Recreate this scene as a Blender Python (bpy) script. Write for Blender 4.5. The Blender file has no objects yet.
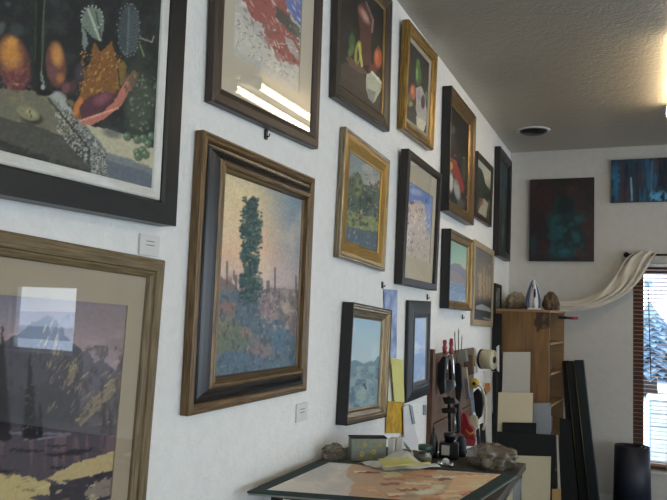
import bpy, bmesh, math, random
import numpy as np
from mathutils import Vector, Matrix, Euler
random.seed(7)
sc = bpy.context.scene
COL = sc.collection
PI = math.pi

# ------------------------------------------------------------------ camera
CX, CZ, F = 1.1, 1.6, 700.0
YAW, PIT, ROL = (math.radians(v) for v in (23.47367616, 4.87656226, 2.12119464))
_f = np.array([-math.sin(YAW) * math.cos(PIT), math.cos(YAW) * math.cos(PIT), math.sin(PIT)])
_r = np.array([math.cos(YAW), math.sin(YAW), 0.0]); _u = np.cross(_r, _f)
AR = math.cos(ROL) * _r + math.sin(ROL) * _u
AU = -math.sin(ROL) * _r + math.cos(ROL) * _u
AF = _f
O = np.array([CX, 0, CZ])
cam_d = bpy.data.cameras.new('camera'); cam = bpy.data.objects.new('camera', cam_d); COL.objects.link(cam)
cam_d.sensor_width = 36.0; cam_d.lens = F / 667.0 * 36.0; cam_d.clip_start = .05; cam_d.clip_end = 300
cam.matrix_world = Matrix(((AR[0], AU[0], -AF[0], O[0]), (AR[1], AU[1], -AF[1], O[1]), (AR[2], AU[2], -AF[2], O[2]), (0, 0, 0, 1)))
sc.camera = cam

def at(x, y, ax, v):
    """point of the plane (axis ax = v) seen at a measured spot of the photo"""
    d = AR * (x - 333.5) / F - AU * (y - 250) / F + AF
    return O + d * (v - O[ax]) / d[ax]

# ------------------------------------------------------------------ dims
YB = 6.70       # back wall
ZC = 3.155      # ceiling
XR = 7.2        # right wall
YR = -4.5       # rear wall
TZ = 1.05       # table top

# ------------------------------------------------------------------ materials
def lin(h):
    if isinstance(h, str):
        h = h.lstrip('#'); c = [int(h[i:i + 2], 16) / 255 for i in (0, 2, 4)]
    else: c = list(h)
    return [x / 12.92 if x <= .04045 else ((x + .055) / 1.055) ** 2.4 for x in c]
def nm(name):
    m = bpy.data.materials.new(name); m.use_nodes = True
    nt = m.node_tree; return m, nt, nt.nodes, nt.links, nt.nodes['Principled BSDF']
def mat(name, c, rough=.6, metal=0, var=.12, scale=30, bump=0, bscale=120, spec=.5, stretch=None, c2=None, coat=0, alpha=None, trans=0):
    m, nt, N, L, B = nm(name)
    c = lin(c); c2 = lin(c2) if c2 else [x * (1 - var) for x in c]
    tc = N.new('ShaderNodeTexCoord'); mp = N.new('ShaderNodeMapping'); L.new(tc.outputs['Object'], mp.inputs[0])
    if stretch: mp.inputs['Scale'].default_value = stretch
    nz = N.new('ShaderNodeTexNoise'); nz.inputs['Scale'].default_value = scale; nz.inputs['Detail'].default_value = 5
    L.new(mp.outputs[0], nz.inputs['Vector'])
    cr = N.new('ShaderNodeValToRGB'); cr.color_ramp.elements[0].position = .35; cr.color_ramp.elements[1].position = .65
    cr.color_ramp.elements[0].color = (*c, 1); cr.color_ramp.elements[1].color = (*c2, 1)
    L.new(nz.outputs[0], cr.inputs[0]); L.new(cr.outputs[0], B.inputs['Base Color'])
    B.inputs['Roughness'].default_value = rough; B.inputs['Metallic'].default_value = metal
    B.inputs['Specular IOR Level'].default_value = spec; B.inputs['Coat Weight'].default_value = coat
    if trans: B.inputs['Transmission Weight'].default_value = trans
    if alpha is not None: B.inputs['Alpha'].default_value = alpha
    if bump:
        n2 = N.new('ShaderNodeTexNoise'); n2.inputs['Scale'].default_value = bscale; n2.inputs['Detail'].default_value = 3
        L.new(mp.outputs[0], n2.inputs['Vector'])
        b = N.new('ShaderNodeBump'); b.inputs['Strength'].default_value = bump; b.inputs['Distance'].default_value = .004
        L.new(n2.outputs[0], b.inputs['Height']); L.new(b.outputs[0], B.inputs['Normal'])
    return m
def moulding(name, c, c2, rough=.4, metal=0, spec=.5, streak=60, bump=.15):
    """frame moulding: grain / wear runs along each rail (UV: u along, v across)"""
    m, nt, N, L, B = nm(name)
    tc = N.new('ShaderNodeTexCoord'); mp = N.new('ShaderNodeMapping'); mp.inputs['Scale'].default_value = (3, streak, 1)
    L.new(tc.outputs['UV'], mp.inputs[0])
    nz = N.new('ShaderNodeTexNoise'); nz.inputs['Scale'].default_value = 3; nz.inputs['Detail'].default_value = 7; nz.inputs['Roughness'].default_value = .65
    L.new(mp.outputs[0], nz.inputs['Vector'])
    cr = N.new('ShaderNodeValToRGB'); cr.color_ramp.elements[0].position = .36; cr.color_ramp.elements[1].position = .64
    cr.color_ramp.elements[0].color = (*lin(c), 1); cr.color_ramp.elements[1].color = (*lin(c2), 1)
    L.new(nz.outputs[0], cr.inputs[0]); L.new(cr.outputs[0], B.inputs['Base Color'])
    B.inputs['Roughness'].default_value = rough; B.inputs['Metallic'].default_value = metal; B.inputs['Specular IOR Level'].default_value = spec
    b = N.new('ShaderNodeBump'); b.inputs['Strength'].default_value = bump; b.inputs['Distance'].default_value = .002
    L.new(nz.outputs[0], b.inputs['Height']); L.new(b.outputs[0], B.inputs['Normal'])
    return m
def painted_wall(name, c, rough=.75, s1=55, s2=14, st=.35, spec=.3, dist=.006):
    m, nt, N, L, B = nm(name)
    tc = N.new('ShaderNodeTexCoord')
    a = N.new('ShaderNodeTexNoise'); a.inputs['Scale'].default_value = s1; a.inputs['Detail'].default_value = 2
    v = N.new('ShaderNodeTexNoise'); v.inputs['Scale'].default_value = s2; v.inputs['Detail'].default_value = 3
    for t in (a, v): L.new(tc.outputs['Object'], t.inputs['Vector'])
    ad = N.new('ShaderNodeMath'); ad.operation = 'ADD'; L.new(a.outputs[0], ad.inputs[0]); L.new(v.outputs[0], ad.inputs[1])
    b = N.new('ShaderNodeBump'); b.inputs['Strength'].default_value = st; b.inputs['Distance'].default_value = dist
    L.new(ad.outputs[0], b.inputs['Height']); L.new(b.outputs[0], B.inputs['Normal'])
    cr = N.new('ShaderNodeValToRGB'); cr.color_ramp.elements[0].color = (*[x * .95 for x in lin(c)], 1); cr.color_ramp.elements[1].color = (*lin(c), 1)
    cr.color_ramp.elements[0].position = .3; cr.color_ramp.elements[1].position = .6
    L.new(v.outputs[0], cr.inputs[0]); L.new(cr.outputs[0], B.inputs['Base Color'])
    B.inputs['Roughness'].default_value = rough; B.inputs['Specular IOR Level'].default_value = spec
    return m
def glass(name, rough=0.0, tint=(1, 1, 1), gain=1.0):
    """clear pane: lets light through, mirrors by Fresnel on its outer face"""
    m, nt, N, L, B = nm(name); N.remove(B)
    out = N['Material Output']
    tr = N.new('ShaderNodeBsdfTransparent'); tr.inputs[0].default_value = (*tint, 1)
    gl = N.new('ShaderNodeBsdfGlossy'); gl.inputs['Roughness'].default_value = rough
    fr = N.new('ShaderNodeFresnel'); fr.inputs['IOR'].default_value = 1.5
    ge = N.new('ShaderNodeNewGeometry'); sb = N.new('ShaderNodeMath'); sb.operation = 'SUBTRACT'; sb.inputs[0].default_value = 1
    L.new(ge.outputs['Backfacing'], sb.inputs[1])
    mu = N.new('ShaderNodeMath'); mu.operation = 'MULTIPLY'; L.new(fr.outputs[0], mu.inputs[0]); L.new(sb.outputs[0], mu.inputs[1])
    m2 = N.new('ShaderNodeMath'); m2.operation = 'MULTIPLY'; m2.use_clamp = True; m2.inputs[1].default_value = gain; L.new(mu.outputs[0], m2.inputs[0])
    mx = N.new('ShaderNodeMixShader'); L.new(m2.outputs[0], mx.inputs[0]); L.new(tr.outputs[0], mx.inputs[1]); L.new(gl.outputs[0], mx.inputs[2])
    L.new(mx.outputs[0], out.inputs['Surface'])
    return m
def emit(name, c, s):
    m, nt, N, L, B = nm(name)
    B.inputs['Base Color'].default_value = (*lin(c), 1); B.inputs['Emission Color'].default_value = (*lin(c), 1); B.inputs['Emission Strength'].default_value = s
    return m

M = {}
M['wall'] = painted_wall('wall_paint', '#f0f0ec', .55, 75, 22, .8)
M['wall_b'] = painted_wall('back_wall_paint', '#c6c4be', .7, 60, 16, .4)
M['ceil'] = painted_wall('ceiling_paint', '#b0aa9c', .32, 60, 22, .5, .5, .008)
M['floor'] = mat('floor_carpet', '#5a544c', .95, var=.25, scale=60, bump=.4)
M['trim'] = mat('trim_paint', '#d8d6d0', .5, var=.05)
M['black'] = moulding('black_moulding', '#1a1a1b', '#222223', .38, 0, .45, 20, .05)
M['blackmatte'] = mat('black_matte', '#1b1c1e', .7, var=.2)
M['silver'] = moulding('silver_fillet', '#e6e6e0', '#c9c9c2', .4, 0, .5, 10)
M['greywood'] = moulding('weathered_wood_moulding', '#8d7a58', '#54462f', .5, 0, .4, 90, .35)
M['darkwood'] = moulding('dark_brown_moulding', '#43352c', '#2f241e', .42, 0, .5, 40)
M['espresso'] = moulding('espresso_moulding', '#2d2621', '#221c19', .45, 0, .5, 40)
M['walnut'] = moulding('walnut_moulding', '#86683a', '#2e2012', .32, .25, .6, 110, .3)  # grain contrast raised to paint in the missing gloss highlights
M['navyblack'] = moulding('blueblack_moulding', '#0f151b', '#07090c', .25, 0, .5, 60, .05)
M['oldwood'] = moulding('old_brown_moulding', '#463c31', '#262019', .45, 0, .5, 60)
M['gold'] = moulding('gold_leaf_moulding', '#ad8b4c', '#5c4622', .34, .7, .5, 60, .25)
M['goldpanel'] = moulding('gold_panel_moulding', '#c09a4c', '#87662c', .36, .5, .5, 60, .2)
M['goldlight'] = moulding('bright_gold_fillet', '#a88a55', '#7a5f35', .3, .6, .5, 30)
M['bronze'] = moulding('bronze_moulding', '#a08a68', '#54452f', .3, .7, .5, 80)
M['pewter'] = moulding('grey_bronze_rim', '#a89b80', '#5a4a36', .3, .7, .5, 60)  # greyed bronze metal, streaked along the rail
M['palewood'] = moulding('pale_wood_moulding', '#b9a988', '#8d7c5e', .5, 0, .4, 70)
M['honeywood'] = moulding('honey_gold_moulding', '#a08452', '#6b5430', .35, .6, .4, 50)
M['slope'] = moulding('charcoal_moulding', '#25272b', '#1b1c1f', .34, 0, .5, 20, .05)
M['liner'] = moulding('linen_liner', '#b8ad99', '#a39883', .8, 0, .2, 20)
M['cream_mat'] = mat('cream_mat_board', '#cfc5ae', .9, var=.03, scale=12)
M['tan_mat'] = mat('tan_mat_board', '#b3a58d', .9, var=.04, scale=12)
M['glass'] = glass('picture_glass', .02, gain=1.3)
M['glassB'] = glass('picture_glass_polished', .0, gain=2.5)
M['window_glass'] = glass('window_glass', 0)

def pigment(name, rough, spec):
    m, nt, N, L, B = nm(name)
    a = N.new('ShaderNodeVertexColor'); a.layer_name = 'pigment'
    L.new(a.outputs[0], B.inputs['Base Color'])
    B.inputs['Roughness'].default_value = rough; B.inputs['Specular IOR Level'].default_value = spec
    tc = N.new('ShaderNodeTexCoord'); nz = N.new('ShaderNodeTexNoise'); nz.inputs['Scale'].default_value = 260; L.new(tc.outputs['Object'], nz.inputs['Vector'])
    b = N.new('ShaderNodeBump'); b.inputs['Strength'].default_value = .12; b.inputs['Distance'].default_value = .002
    L.new(nz.outputs[0], b.inputs['Height']); L.new(b.outputs[0], B.inputs['Normal'])
    return m
M['oil'] = pigment('oil_paint', .5, .35)
M['paper_art'] = pigment('printed_paper', .8, .15)

# ------------------------------------------------------------------ object helpers
def tag(o, label=None, cat=None, group=None, kind=None):
    if label: o['label'] = label
    if cat: o['category'] = cat
    if group: o['group'] = group
    if kind: o['kind'] = kind
    return o
def thing(name, label, cat, loc=(0, 0, 0), rot=(0, 0, 0), group=None):
    o = bpy.data.objects.new(name, None); COL.objects.link(o); o.empty_display_size = .05
    o.location = Vector([float(v) for v in loc]); o.rotation_euler = rot
    return tag(o, label, cat, group)
class MB:
    def __init__(s, T=None): s.v = []; s.f = []; s.m = []; s.T = T; s.cur = 0; s.smooth = []; s.sm = False
    def add(s, vs, fs):
        b = len(s.v)
        for v in vs:
            v = Vector([float(a) for a in v]); s.v.append(s.T @ v if s.T is not None else v)
        for f in fs: s.f.append([b + i for i in f]); s.m.append(s.cur); s.smooth.append(s.sm)
        return s
    def box(s, a, b, R=None):
        x0, x1 = sorted((a[0], b[0])); y0, y1 = sorted((a[1], b[1])); z0, z1 = sorted((a[2], b[2]))
        vs = [(x0, y0, z0), (x1, y0, z0), (x1, y1, z0), (x0, y1, z0), (x0, y0, z1), (x1, y0, z1), (x1, y1, z1), (x0, y1, z1)]
        if R is not None: vs = [R @ Vector(v) for v in vs]
        return s.add(vs, [(0, 3, 2, 1), (4, 5, 6, 7), (0, 1, 5, 4), (1, 2, 6, 5), (2, 3, 7, 6), (3, 0, 4, 7)])
    def prism(s, poly, n, t0, t1=None, bev=0):
        """poly: list of 3D points (planar), extruded along vector n"""
        k = len(poly); n = Vector(n); vs = [Vector(p) + n * t0 for p in poly] + [Vector(p) + n * t1 for p in poly]
        return s.add(vs, [list(range(k))[::-1], [k + i for i in range(k)]] + [(i, (i + 1) % k, k + (i + 1) % k, k + i) for i in range(k)])
    def tube(s, pts, r, n=10, cap=True):
        pts = [Vector([float(a) for a in p]) for p in pts]; rs = r if isinstance(r, (list, tuple)) else [r] * len(pts)
        prev = None; vs = []
        for i, p in enumerate(pts):
            d = (pts[min(i + 1, len(pts) - 1)] - pts[max(i - 1, 0)]).normalized()
            if prev is None:
                a = Vector((0, 0, 1)) if abs(d.z) < .9 else Vector((1, 0, 0)); u = d.cross(a).normalized()
            else: u = (prev - d * prev.dot(d)).normalized()
            w = d.cross(u); prev = u
            for k in range(n):
                t = 2 * PI * k / n; vs.append(p + (u * math.cos(t) + w * math.sin(t)) * rs[i])
        fs = []
        for i in range(len(pts) - 1):
            for k in range(n): fs.append((i * n + k, i * n + (k + 1) % n, (i + 1) * n + (k + 1) % n, (i + 1) * n + k))
        if cap: fs += [list(range(n))[::-1], [(len(pts) - 1) * n + k for k in range(n)]]
        o = s.sm; s.sm = True; s.add(vs, fs); s.sm = o
        return s
    def lathe(s, prof, c=(0, 0, 0), ax=(0, 0, 1), n=24):
        ax = Vector(ax).normalized(); a = Vector((0, 0, 1)) if abs(ax.z) < .9 else Vector((1, 0, 0)); u = ax.cross(a).normalized(); w = ax.cross(u); c = Vector([float(x) for x in c])
        vs = []; fs = []
        for (r, h) in prof:
            for k in range(n):
                t = 2 * PI * k / n; vs.append(c + ax * h + (u * math.cos(t) + w * math.sin(t)) * r)
        for i in range(len(prof) - 1):
            for k in range(n): fs.append((i * n + k, i * n + (k + 1) % n, (i + 1) * n + (k + 1) % n, (i + 1) * n + k))
        fs += [list(range(n))[::-1], [(len(prof) - 1) * n + k for k in range(n)]]
        o = s.sm; s.sm = True; s.add(vs, fs); s.sm = o
        return s
    def ball(s, c, r, nu=14, nv=9, R=None, noise=0, seed=0, freq=3):
        from mathutils import noise as mn
        c = Vector([float(x) for x in c]); r = Vector(r) if hasattr(r, '__len__') else Vector((r, r, r)); vs = []; fs = []
        for j in range(nv + 1):
            for i in range(nu):
                a = 2 * PI * i / nu; b = PI * j / nv - PI / 2
                d = Vector((math.cos(b) * math.cos(a), math.cos(b) * math.sin(a), math.sin(b)))
                k = 1 + (noise * mn.noise(d * freq + Vector((seed, seed * 2, 0))) if noise else 0)
                p = Vector((d.x * r.x, d.y * r.y, d.z * r.z)) * k
                vs.append(c + (R @ p if R is not None else p))
        for j in range(nv):
            for i in range(nu): fs.append((j * nu + i, j * nu + (i + 1) % nu, (j + 1) * nu + (i + 1) % nu, (j + 1) * nu + i))
        o = s.sm; s.sm = True; s.add(vs, fs); s.sm = o
        return s
    def build(s, name, m, parent=None, bevel=0, solid=0, sub=0):
        me = bpy.data.meshes.new(name); me.from_pydata([v[:] for v in s.v], [], s.f)
        for mm in (m if isinstance(m, (list, tuple)) else [m]): me.materials.append(M[mm] if isinstance(mm, str) else mm)
        for p, k, sm in zip(me.polygons, s.m, s.smooth): p.material_index = k; p.use_smooth = sm
        me.validate(); bm = bmesh.new(); bm.from_mesh(me)
        if not any(s.smooth) or bevel == 0:
            bmesh.ops.recalc_face_normals(bm, faces=bm.faces)
        bm.to_mesh(me); bm.free(); me.update()
        o = bpy.data.objects.new(name, me); COL.objects.link(o)
        if parent is not None: o.parent = parent
        if solid:
            md = o.modifiers.new('thickness', 'SOLIDIFY'); md.thickness = solid; md.offset = 0
        if bevel:
            md = o.modifiers.new('bevel', 'BEVEL'); md.width = bevel; md.segments = 2; md.limit_method = 'ANGLE'
        if sub:
            md = o.modifiers.new('sub', 'SUBSURF'); md.levels = sub; md.render_levels = sub
        return o

# ------------------------------------------------------------------ painter
_rs = np.random.RandomState(3); _LAT = _rs.rand(256, 256)
def vnoise(x, y, seed=0):
    x = x + seed * 17.3; y = y + seed * 9.7
    xi = np.floor(x).astype(int); yi = np.floor(y).astype(int); fx = x - xi; fy = y - yi
    fx = fx * fx * (3 - 2 * fx); fy = fy * fy * (3 - 2 * fy)
    g = lambda a, b: _LAT[a % 256, b % 256]
    return (g(xi, yi) * (1 - fx) + g(xi + 1, yi) * fx) * (1 - fy) + (g(xi, yi + 1) * (1 - fx) + g(xi + 1, yi + 1) * fx) * fy
def fbm(x, y, seed=0, o=4):
    s = 0; a = .5; t = 0
    for i in range(o):
        s = s + a * vnoise(x * 2 ** i, y * 2 ** i, seed + i); t += a; a *= .5
    return s / t
def ss(a, b, x): t = np.clip((x - a) / (b - a), 0, 1); return t * t * (3 - 2 * t)
class Paint:
    """pigment laid on a board; x, y are the board's own coordinates as measured off the photo"""
    def __init__(s, X, Y): s.X = X; s.Y = Y; s.C = np.zeros(X.shape + (3,))
    def lay(s, c, a):
        c = np.array(lin(c)); a = np.clip(a, 0, 1)[..., None]; s.C = s.C * (1 - a) + c * a; return s
    def fill(s, c): return s.lay(c, np.ones_like(s.X))
    def vg(s, stops, sl=0):
        y = s.Y - sl * s.X
        cs = np.array([lin(c) for _, c in stops]); ys = [k for k, _ in stops]
        for k in range(3): s.C[..., k] = np.interp(y, ys, cs[:, k])
        return s
    def hmix(s, x0, x1, c, a=1): return s.lay(c, ss(x0, x1, s.X) * a)
    def poly(s, pts, c, a=1, j=0, f=.15, seed=1):
        X = s.X + (fbm(s.X * f, s.Y * f, seed) - .5) * 2 * j; Y = s.Y + (fbm(s.X * f, s.Y * f, seed + 50) - .5) * 2 * j
        ins = np.zeros(X.shape, bool); n = len(pts)
        for i in range(n):
            (x0, y0), (x1, y1) = pts[i], pts[(i + 1) % n]
            if y0 == y1: continue
            c_ = ((y0 > Y) != (y1 > Y)) & (X < (x1 - x0) * (Y - y0) / (y1 - y0) + x0); ins ^= c_
        return s.lay(c, ins * float(a))
    def ell(s, cx, cy, rx, ry, c, a=1, rot=0, soft=.3, j=0, seed=1):
        t = math.radians(rot); dx = s.X - cx; dy = s.Y - cy
        if j: dx = dx + (fbm(s.X * .3, s.Y * .3, seed) - .5) * 2 * j; dy = dy + (fbm(s.X * .3, s.Y * .3, seed + 9) - .5) * 2 * j
        u = (dx * math.cos(t) + dy * math.sin(t)) / rx; v = (-dx * math.sin(t) + dy * math.cos(t)) / ry
        return s.lay(c, (1 - ss(1 - soft, 1 + soft * .3, np.sqrt(u * u + v * v))) * a)
    def line(s, x0, y0, x1, y1, w, c, a=1):
        dx, dy = x1 - x0, y1 - y0; L2 = dx * dx + dy * dy + 1e-9
        t = np.clip(((s.X - x0) * dx + (s.Y - y0) * dy) / L2, 0, 1)
        d = np.hypot(s.X - x0 - t * dx, s.Y - y0 - t * dy); return s.lay(c, (1 - ss(w * .5, w * .5 + .7, d)) * a)
    def blot(s, c, fx, fy, lo, hi, a=1, seed=3, mask=None, sk=0):
        n = fbm(s.X * fx + s.Y * sk, s.Y * fy, seed); m = ss(lo, hi, n) * a
        return s.lay(c, m if mask is None else m * mask)
    def box(s, x0, y0, x1, y1, e=2): return ss(x0 - e, x0 + e, s.X) * (1 - ss(x1 - e, x1 + e, s.X)) * ss(y0 - e, y0 + e, s.Y) * (1 - ss(y1 - e, y1 + e, s.Y))
    def tex(s, amp, fx=.6, fy=.6, seed=11):
        s.C = s.C * (1 + amp * (fbm(s.X * fx, s.Y * fy, seed) - .5) * 2)[..., None]; return s
    def dabs(s, n, reg, cols, L=3, W=1, ang=0, da=20, a=.7, seed=0):
        r = random.Random(seed)
        for _ in range(n):
            s.ell(r.uniform(reg[0], reg[2]), r.uniform(reg[1], reg[3]), L * r.uniform(.5, 1.3), W * r.uniform(.6, 1.3), r.choice(cols), a * r.uniform(.5, 1), ang + r.uniform(-da, da))
        return s

def artwork(name, parent, mw, y0, y1, z0, z1, x, painter, m, res=.0035, gain=1.0, thick=.004):
    """board in the parent's local frame (x = out of the wall, y along, z up) with painted front"""
    nu = int(min(260, max(24, (y1 - y0) / res))); nv = int(min(260, max(24, (z1 - z0) / res)))
    ys = np.linspace(y0, y1, nu + 1); zs = np.linspace(z0, z1, nv + 1)
    Yg, Zg = np.meshgrid(ys, zs)
    R = np.array([[mw[i][j] for j in range(4)] for i in range(3)])
    P = R[:, 0, None, None] * x + R[:, 1, None, None] * Yg + R[:, 2, None, None] * Zg + R[:, 3, None, None]
    q = P - O[:, None, None]; w = np.tensordot(AF, q, 1)
    w = np.maximum(w, .05)
    X = 333.5 + F * np.tensordot(AR, q, 1) / w; Y = 250 - F * np.tensordot(AU, q, 1) / w
    pt = Paint(X, Y); painter(pt); C = np.clip((pt.C * .9 + pt.C.mean(-1, keepdims=True) * .1) * gain, 0, .95)
    V = np.stack([np.full_like(Yg, x), Yg, Zg], -1).reshape(-1, 3); n0 = len(V)
    i = np.arange(nv)[:, None] * (nu + 1) + np.arange(nu)[None, :]
    Fq = np.stack([i, i + 1, i + nu + 2, i + nu + 1], -1).reshape(-1, 4)
    xb = x - thick
    back = [(a, b, c) for a in (x - .0002, xb) for (b, c) in ((y0, z0), (y1, z0), (y1, z1), (y0, z1))]
    bf = [(n0 + 7, n0 + 6, n0 + 5, n0 + 4)] + [(n0 + k, n0 + 4 + k, n0 + 4 + (k + 1) % 4, n0 + (k + 1) % 4) for k in range(4)]
    me = bpy.data.meshes.new(name); me.from_pydata(V.tolist() + back, [], Fq.tolist() + bf)
    ca = me.color_attributes.new('pigment', 'FLOAT_COLOR', 'POINT')
    cc = np.concatenate([C.reshape(-1, 3), np.tile(C.mean((0, 1)) * .8, (8, 1))]); cc = np.concatenate([cc, np.ones((len(cc), 1))], 1)
    ca.data.foreach_set('color', cc.astype(np.float32).ravel())
    me.materials.append(M[m]); me.update()
    o = bpy.data.objects.new(name, me); COL.objects.link(o); o.parent = parent
    return o

# ------------------------------------------------------------------ frames
def ring(name, m, parent, w, h, prof, cy=0, cz=0):
    """prof: closed list of (inset from the outer edge, height x); mitred sweep round a w x h rectangle"""
    me = bpy.data.meshes.new(name); bm = bmesh.new(); uvl = bm.loops.layers.uv.new('UVMap')
    vs = []
    for (sy, sz) in ((-1, -1), (1, -1), (1, 1), (-1, 1)):
        vs.append([bm.verts.new((x, cy + sy * (w / 2 - a), cz + sz * (h / 2 - a))) for a, x in prof])
    n = len(prof); cl = [0]
    for i in range(n): a, b = prof[i], prof[(i + 1) % n]; cl.append(cl[-1] + math.hypot(a[0] - b[0], a[1] - b[1]))
    for k in range(4):
        A, B = vs[k], vs[(k + 1) % 4]
        L = w if k % 2 == 0 else h
        for i in range(n):
            j = (i + 1) % n
            f = bm.faces.new((A[i], B[i], B[j], A[j])); ins = (prof[i][0], prof[j][0])
            for lp, (u, v) in zip(f.loops, ((ins[0], cl[i]), (L - ins[0], cl[i]), (L - ins[1], cl[i + 1]), (ins[1], cl[i + 1]))): lp[uvl].uv = (u + k * 1.7, v + k * .31)
    bmesh.ops.recalc_face_normals(bm, faces=bm.faces); bm.to_mesh(me); bm.free()
    me.materials.append(M[m]); o = bpy.data.objects.new(name, me); COL.objects.link(o); o.parent = parent
    return o
def cove(a0, x0, a1, x1, k=.5, n=5):
    """points from (a0,x0) to (a1,x1), sagging (k>0 concave)"""
    out = []
    for i in range(n + 1):
        t = i / n; a = a0 + (a1 - a0) * t; x = x0 + (x1 - x0) * t - k * abs(x1 - x0 if x1 != x0 else .01) * math.sin(PI * t) * .5
        out.append((a, x))
    return out
def picture(name, label, cat, q, d, parts, art, painter, gain=1.0, artmat='oil', gl=None, mat_=None, res=.0035, group=None):
    """q = (cy, cz, w, h, roll, tilt). parts = [(name, material, profile)], art = (inset l, r, t, b, x)
       mat_ = (material, border at the frame, x); gl = x of the glass pane"""
    cy, cz, w, h, ro, ti = q; ti = max(0.002, min(ti, .03))
    dp = -min(p[1] for _, _, pr in parts for p in pr) + .002; k = d / dp
    parts = [(a, b, [(u, v * k) for u, v in c]) for a, b, c in parts]; art = art[:4] + (art[4] * k,)
    if mat_: mat_ = (mat_[0], mat_[1], mat_[2] * k)
    if gl: gl = (gl[0] * k, gl[1], gl[2])
    mw = Matrix.Translation((d * math.cos(ti) + h / 2 * math.sin(ti) + .0015, cy, cz)) @ Matrix.Rotation(ti, 4, 'Y') @ Matrix.Rotation(ro, 4, 'X')
    t = thing(name, label, cat, group=group); t.matrix_world = mw
    for (pn, pm, pr) in parts: ring(pn, pm, t, w, h, pr)
    il, ir, itp, ib, x = art
    y0, y1, z0, z1 = -w / 2 + il, w / 2 - ir, -h / 2 + ib, h / 2 - itp
    artwork('artwork', t, mw, y0, y1, z0, z1, x, painter, artmat, res, gain)
    if mat_:
        mm, bi, mx = mat_
        mb = MB(); Y0, Y1, Z0, Z1 = -w / 2 + bi, w / 2 - bi, -h / 2 + bi, h / 2 - bi
        o_, i_ = [(Y0, Z0), (Y1, Z0), (Y1, Z1), (Y0, Z1)], [(y0 + .003, z0 + .003), (y1 - .003, z0 + .003), (y1 - .003, z1 - .003), (y0 + .003, z1 - .003)]
        vs = [(mx, *p) for p in o_] + [(mx, *p) for p in i_] + [(x + .0004, *p) for p in i_] + [(x + .0004, *p) for p in o_]
        fs = []
        for a, b in ((0, 4), (4, 8), (8, 12), (12, 0)):
            for k in range(4): fs.append((a + k, a + (k + 1) % 4, b + (k + 1) % 4, b + k))
        mb.add(vs, fs).build('mat_board', mm, t)
    if gl is not None:
        gx, gi, gm = gl
        MB().box((gx - .002, -w / 2 + gi, -h / 2 + gi), (gx, w / 2 - gi, h / 2 - gi)).build('glass_pane', gm, t)
    return t

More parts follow.
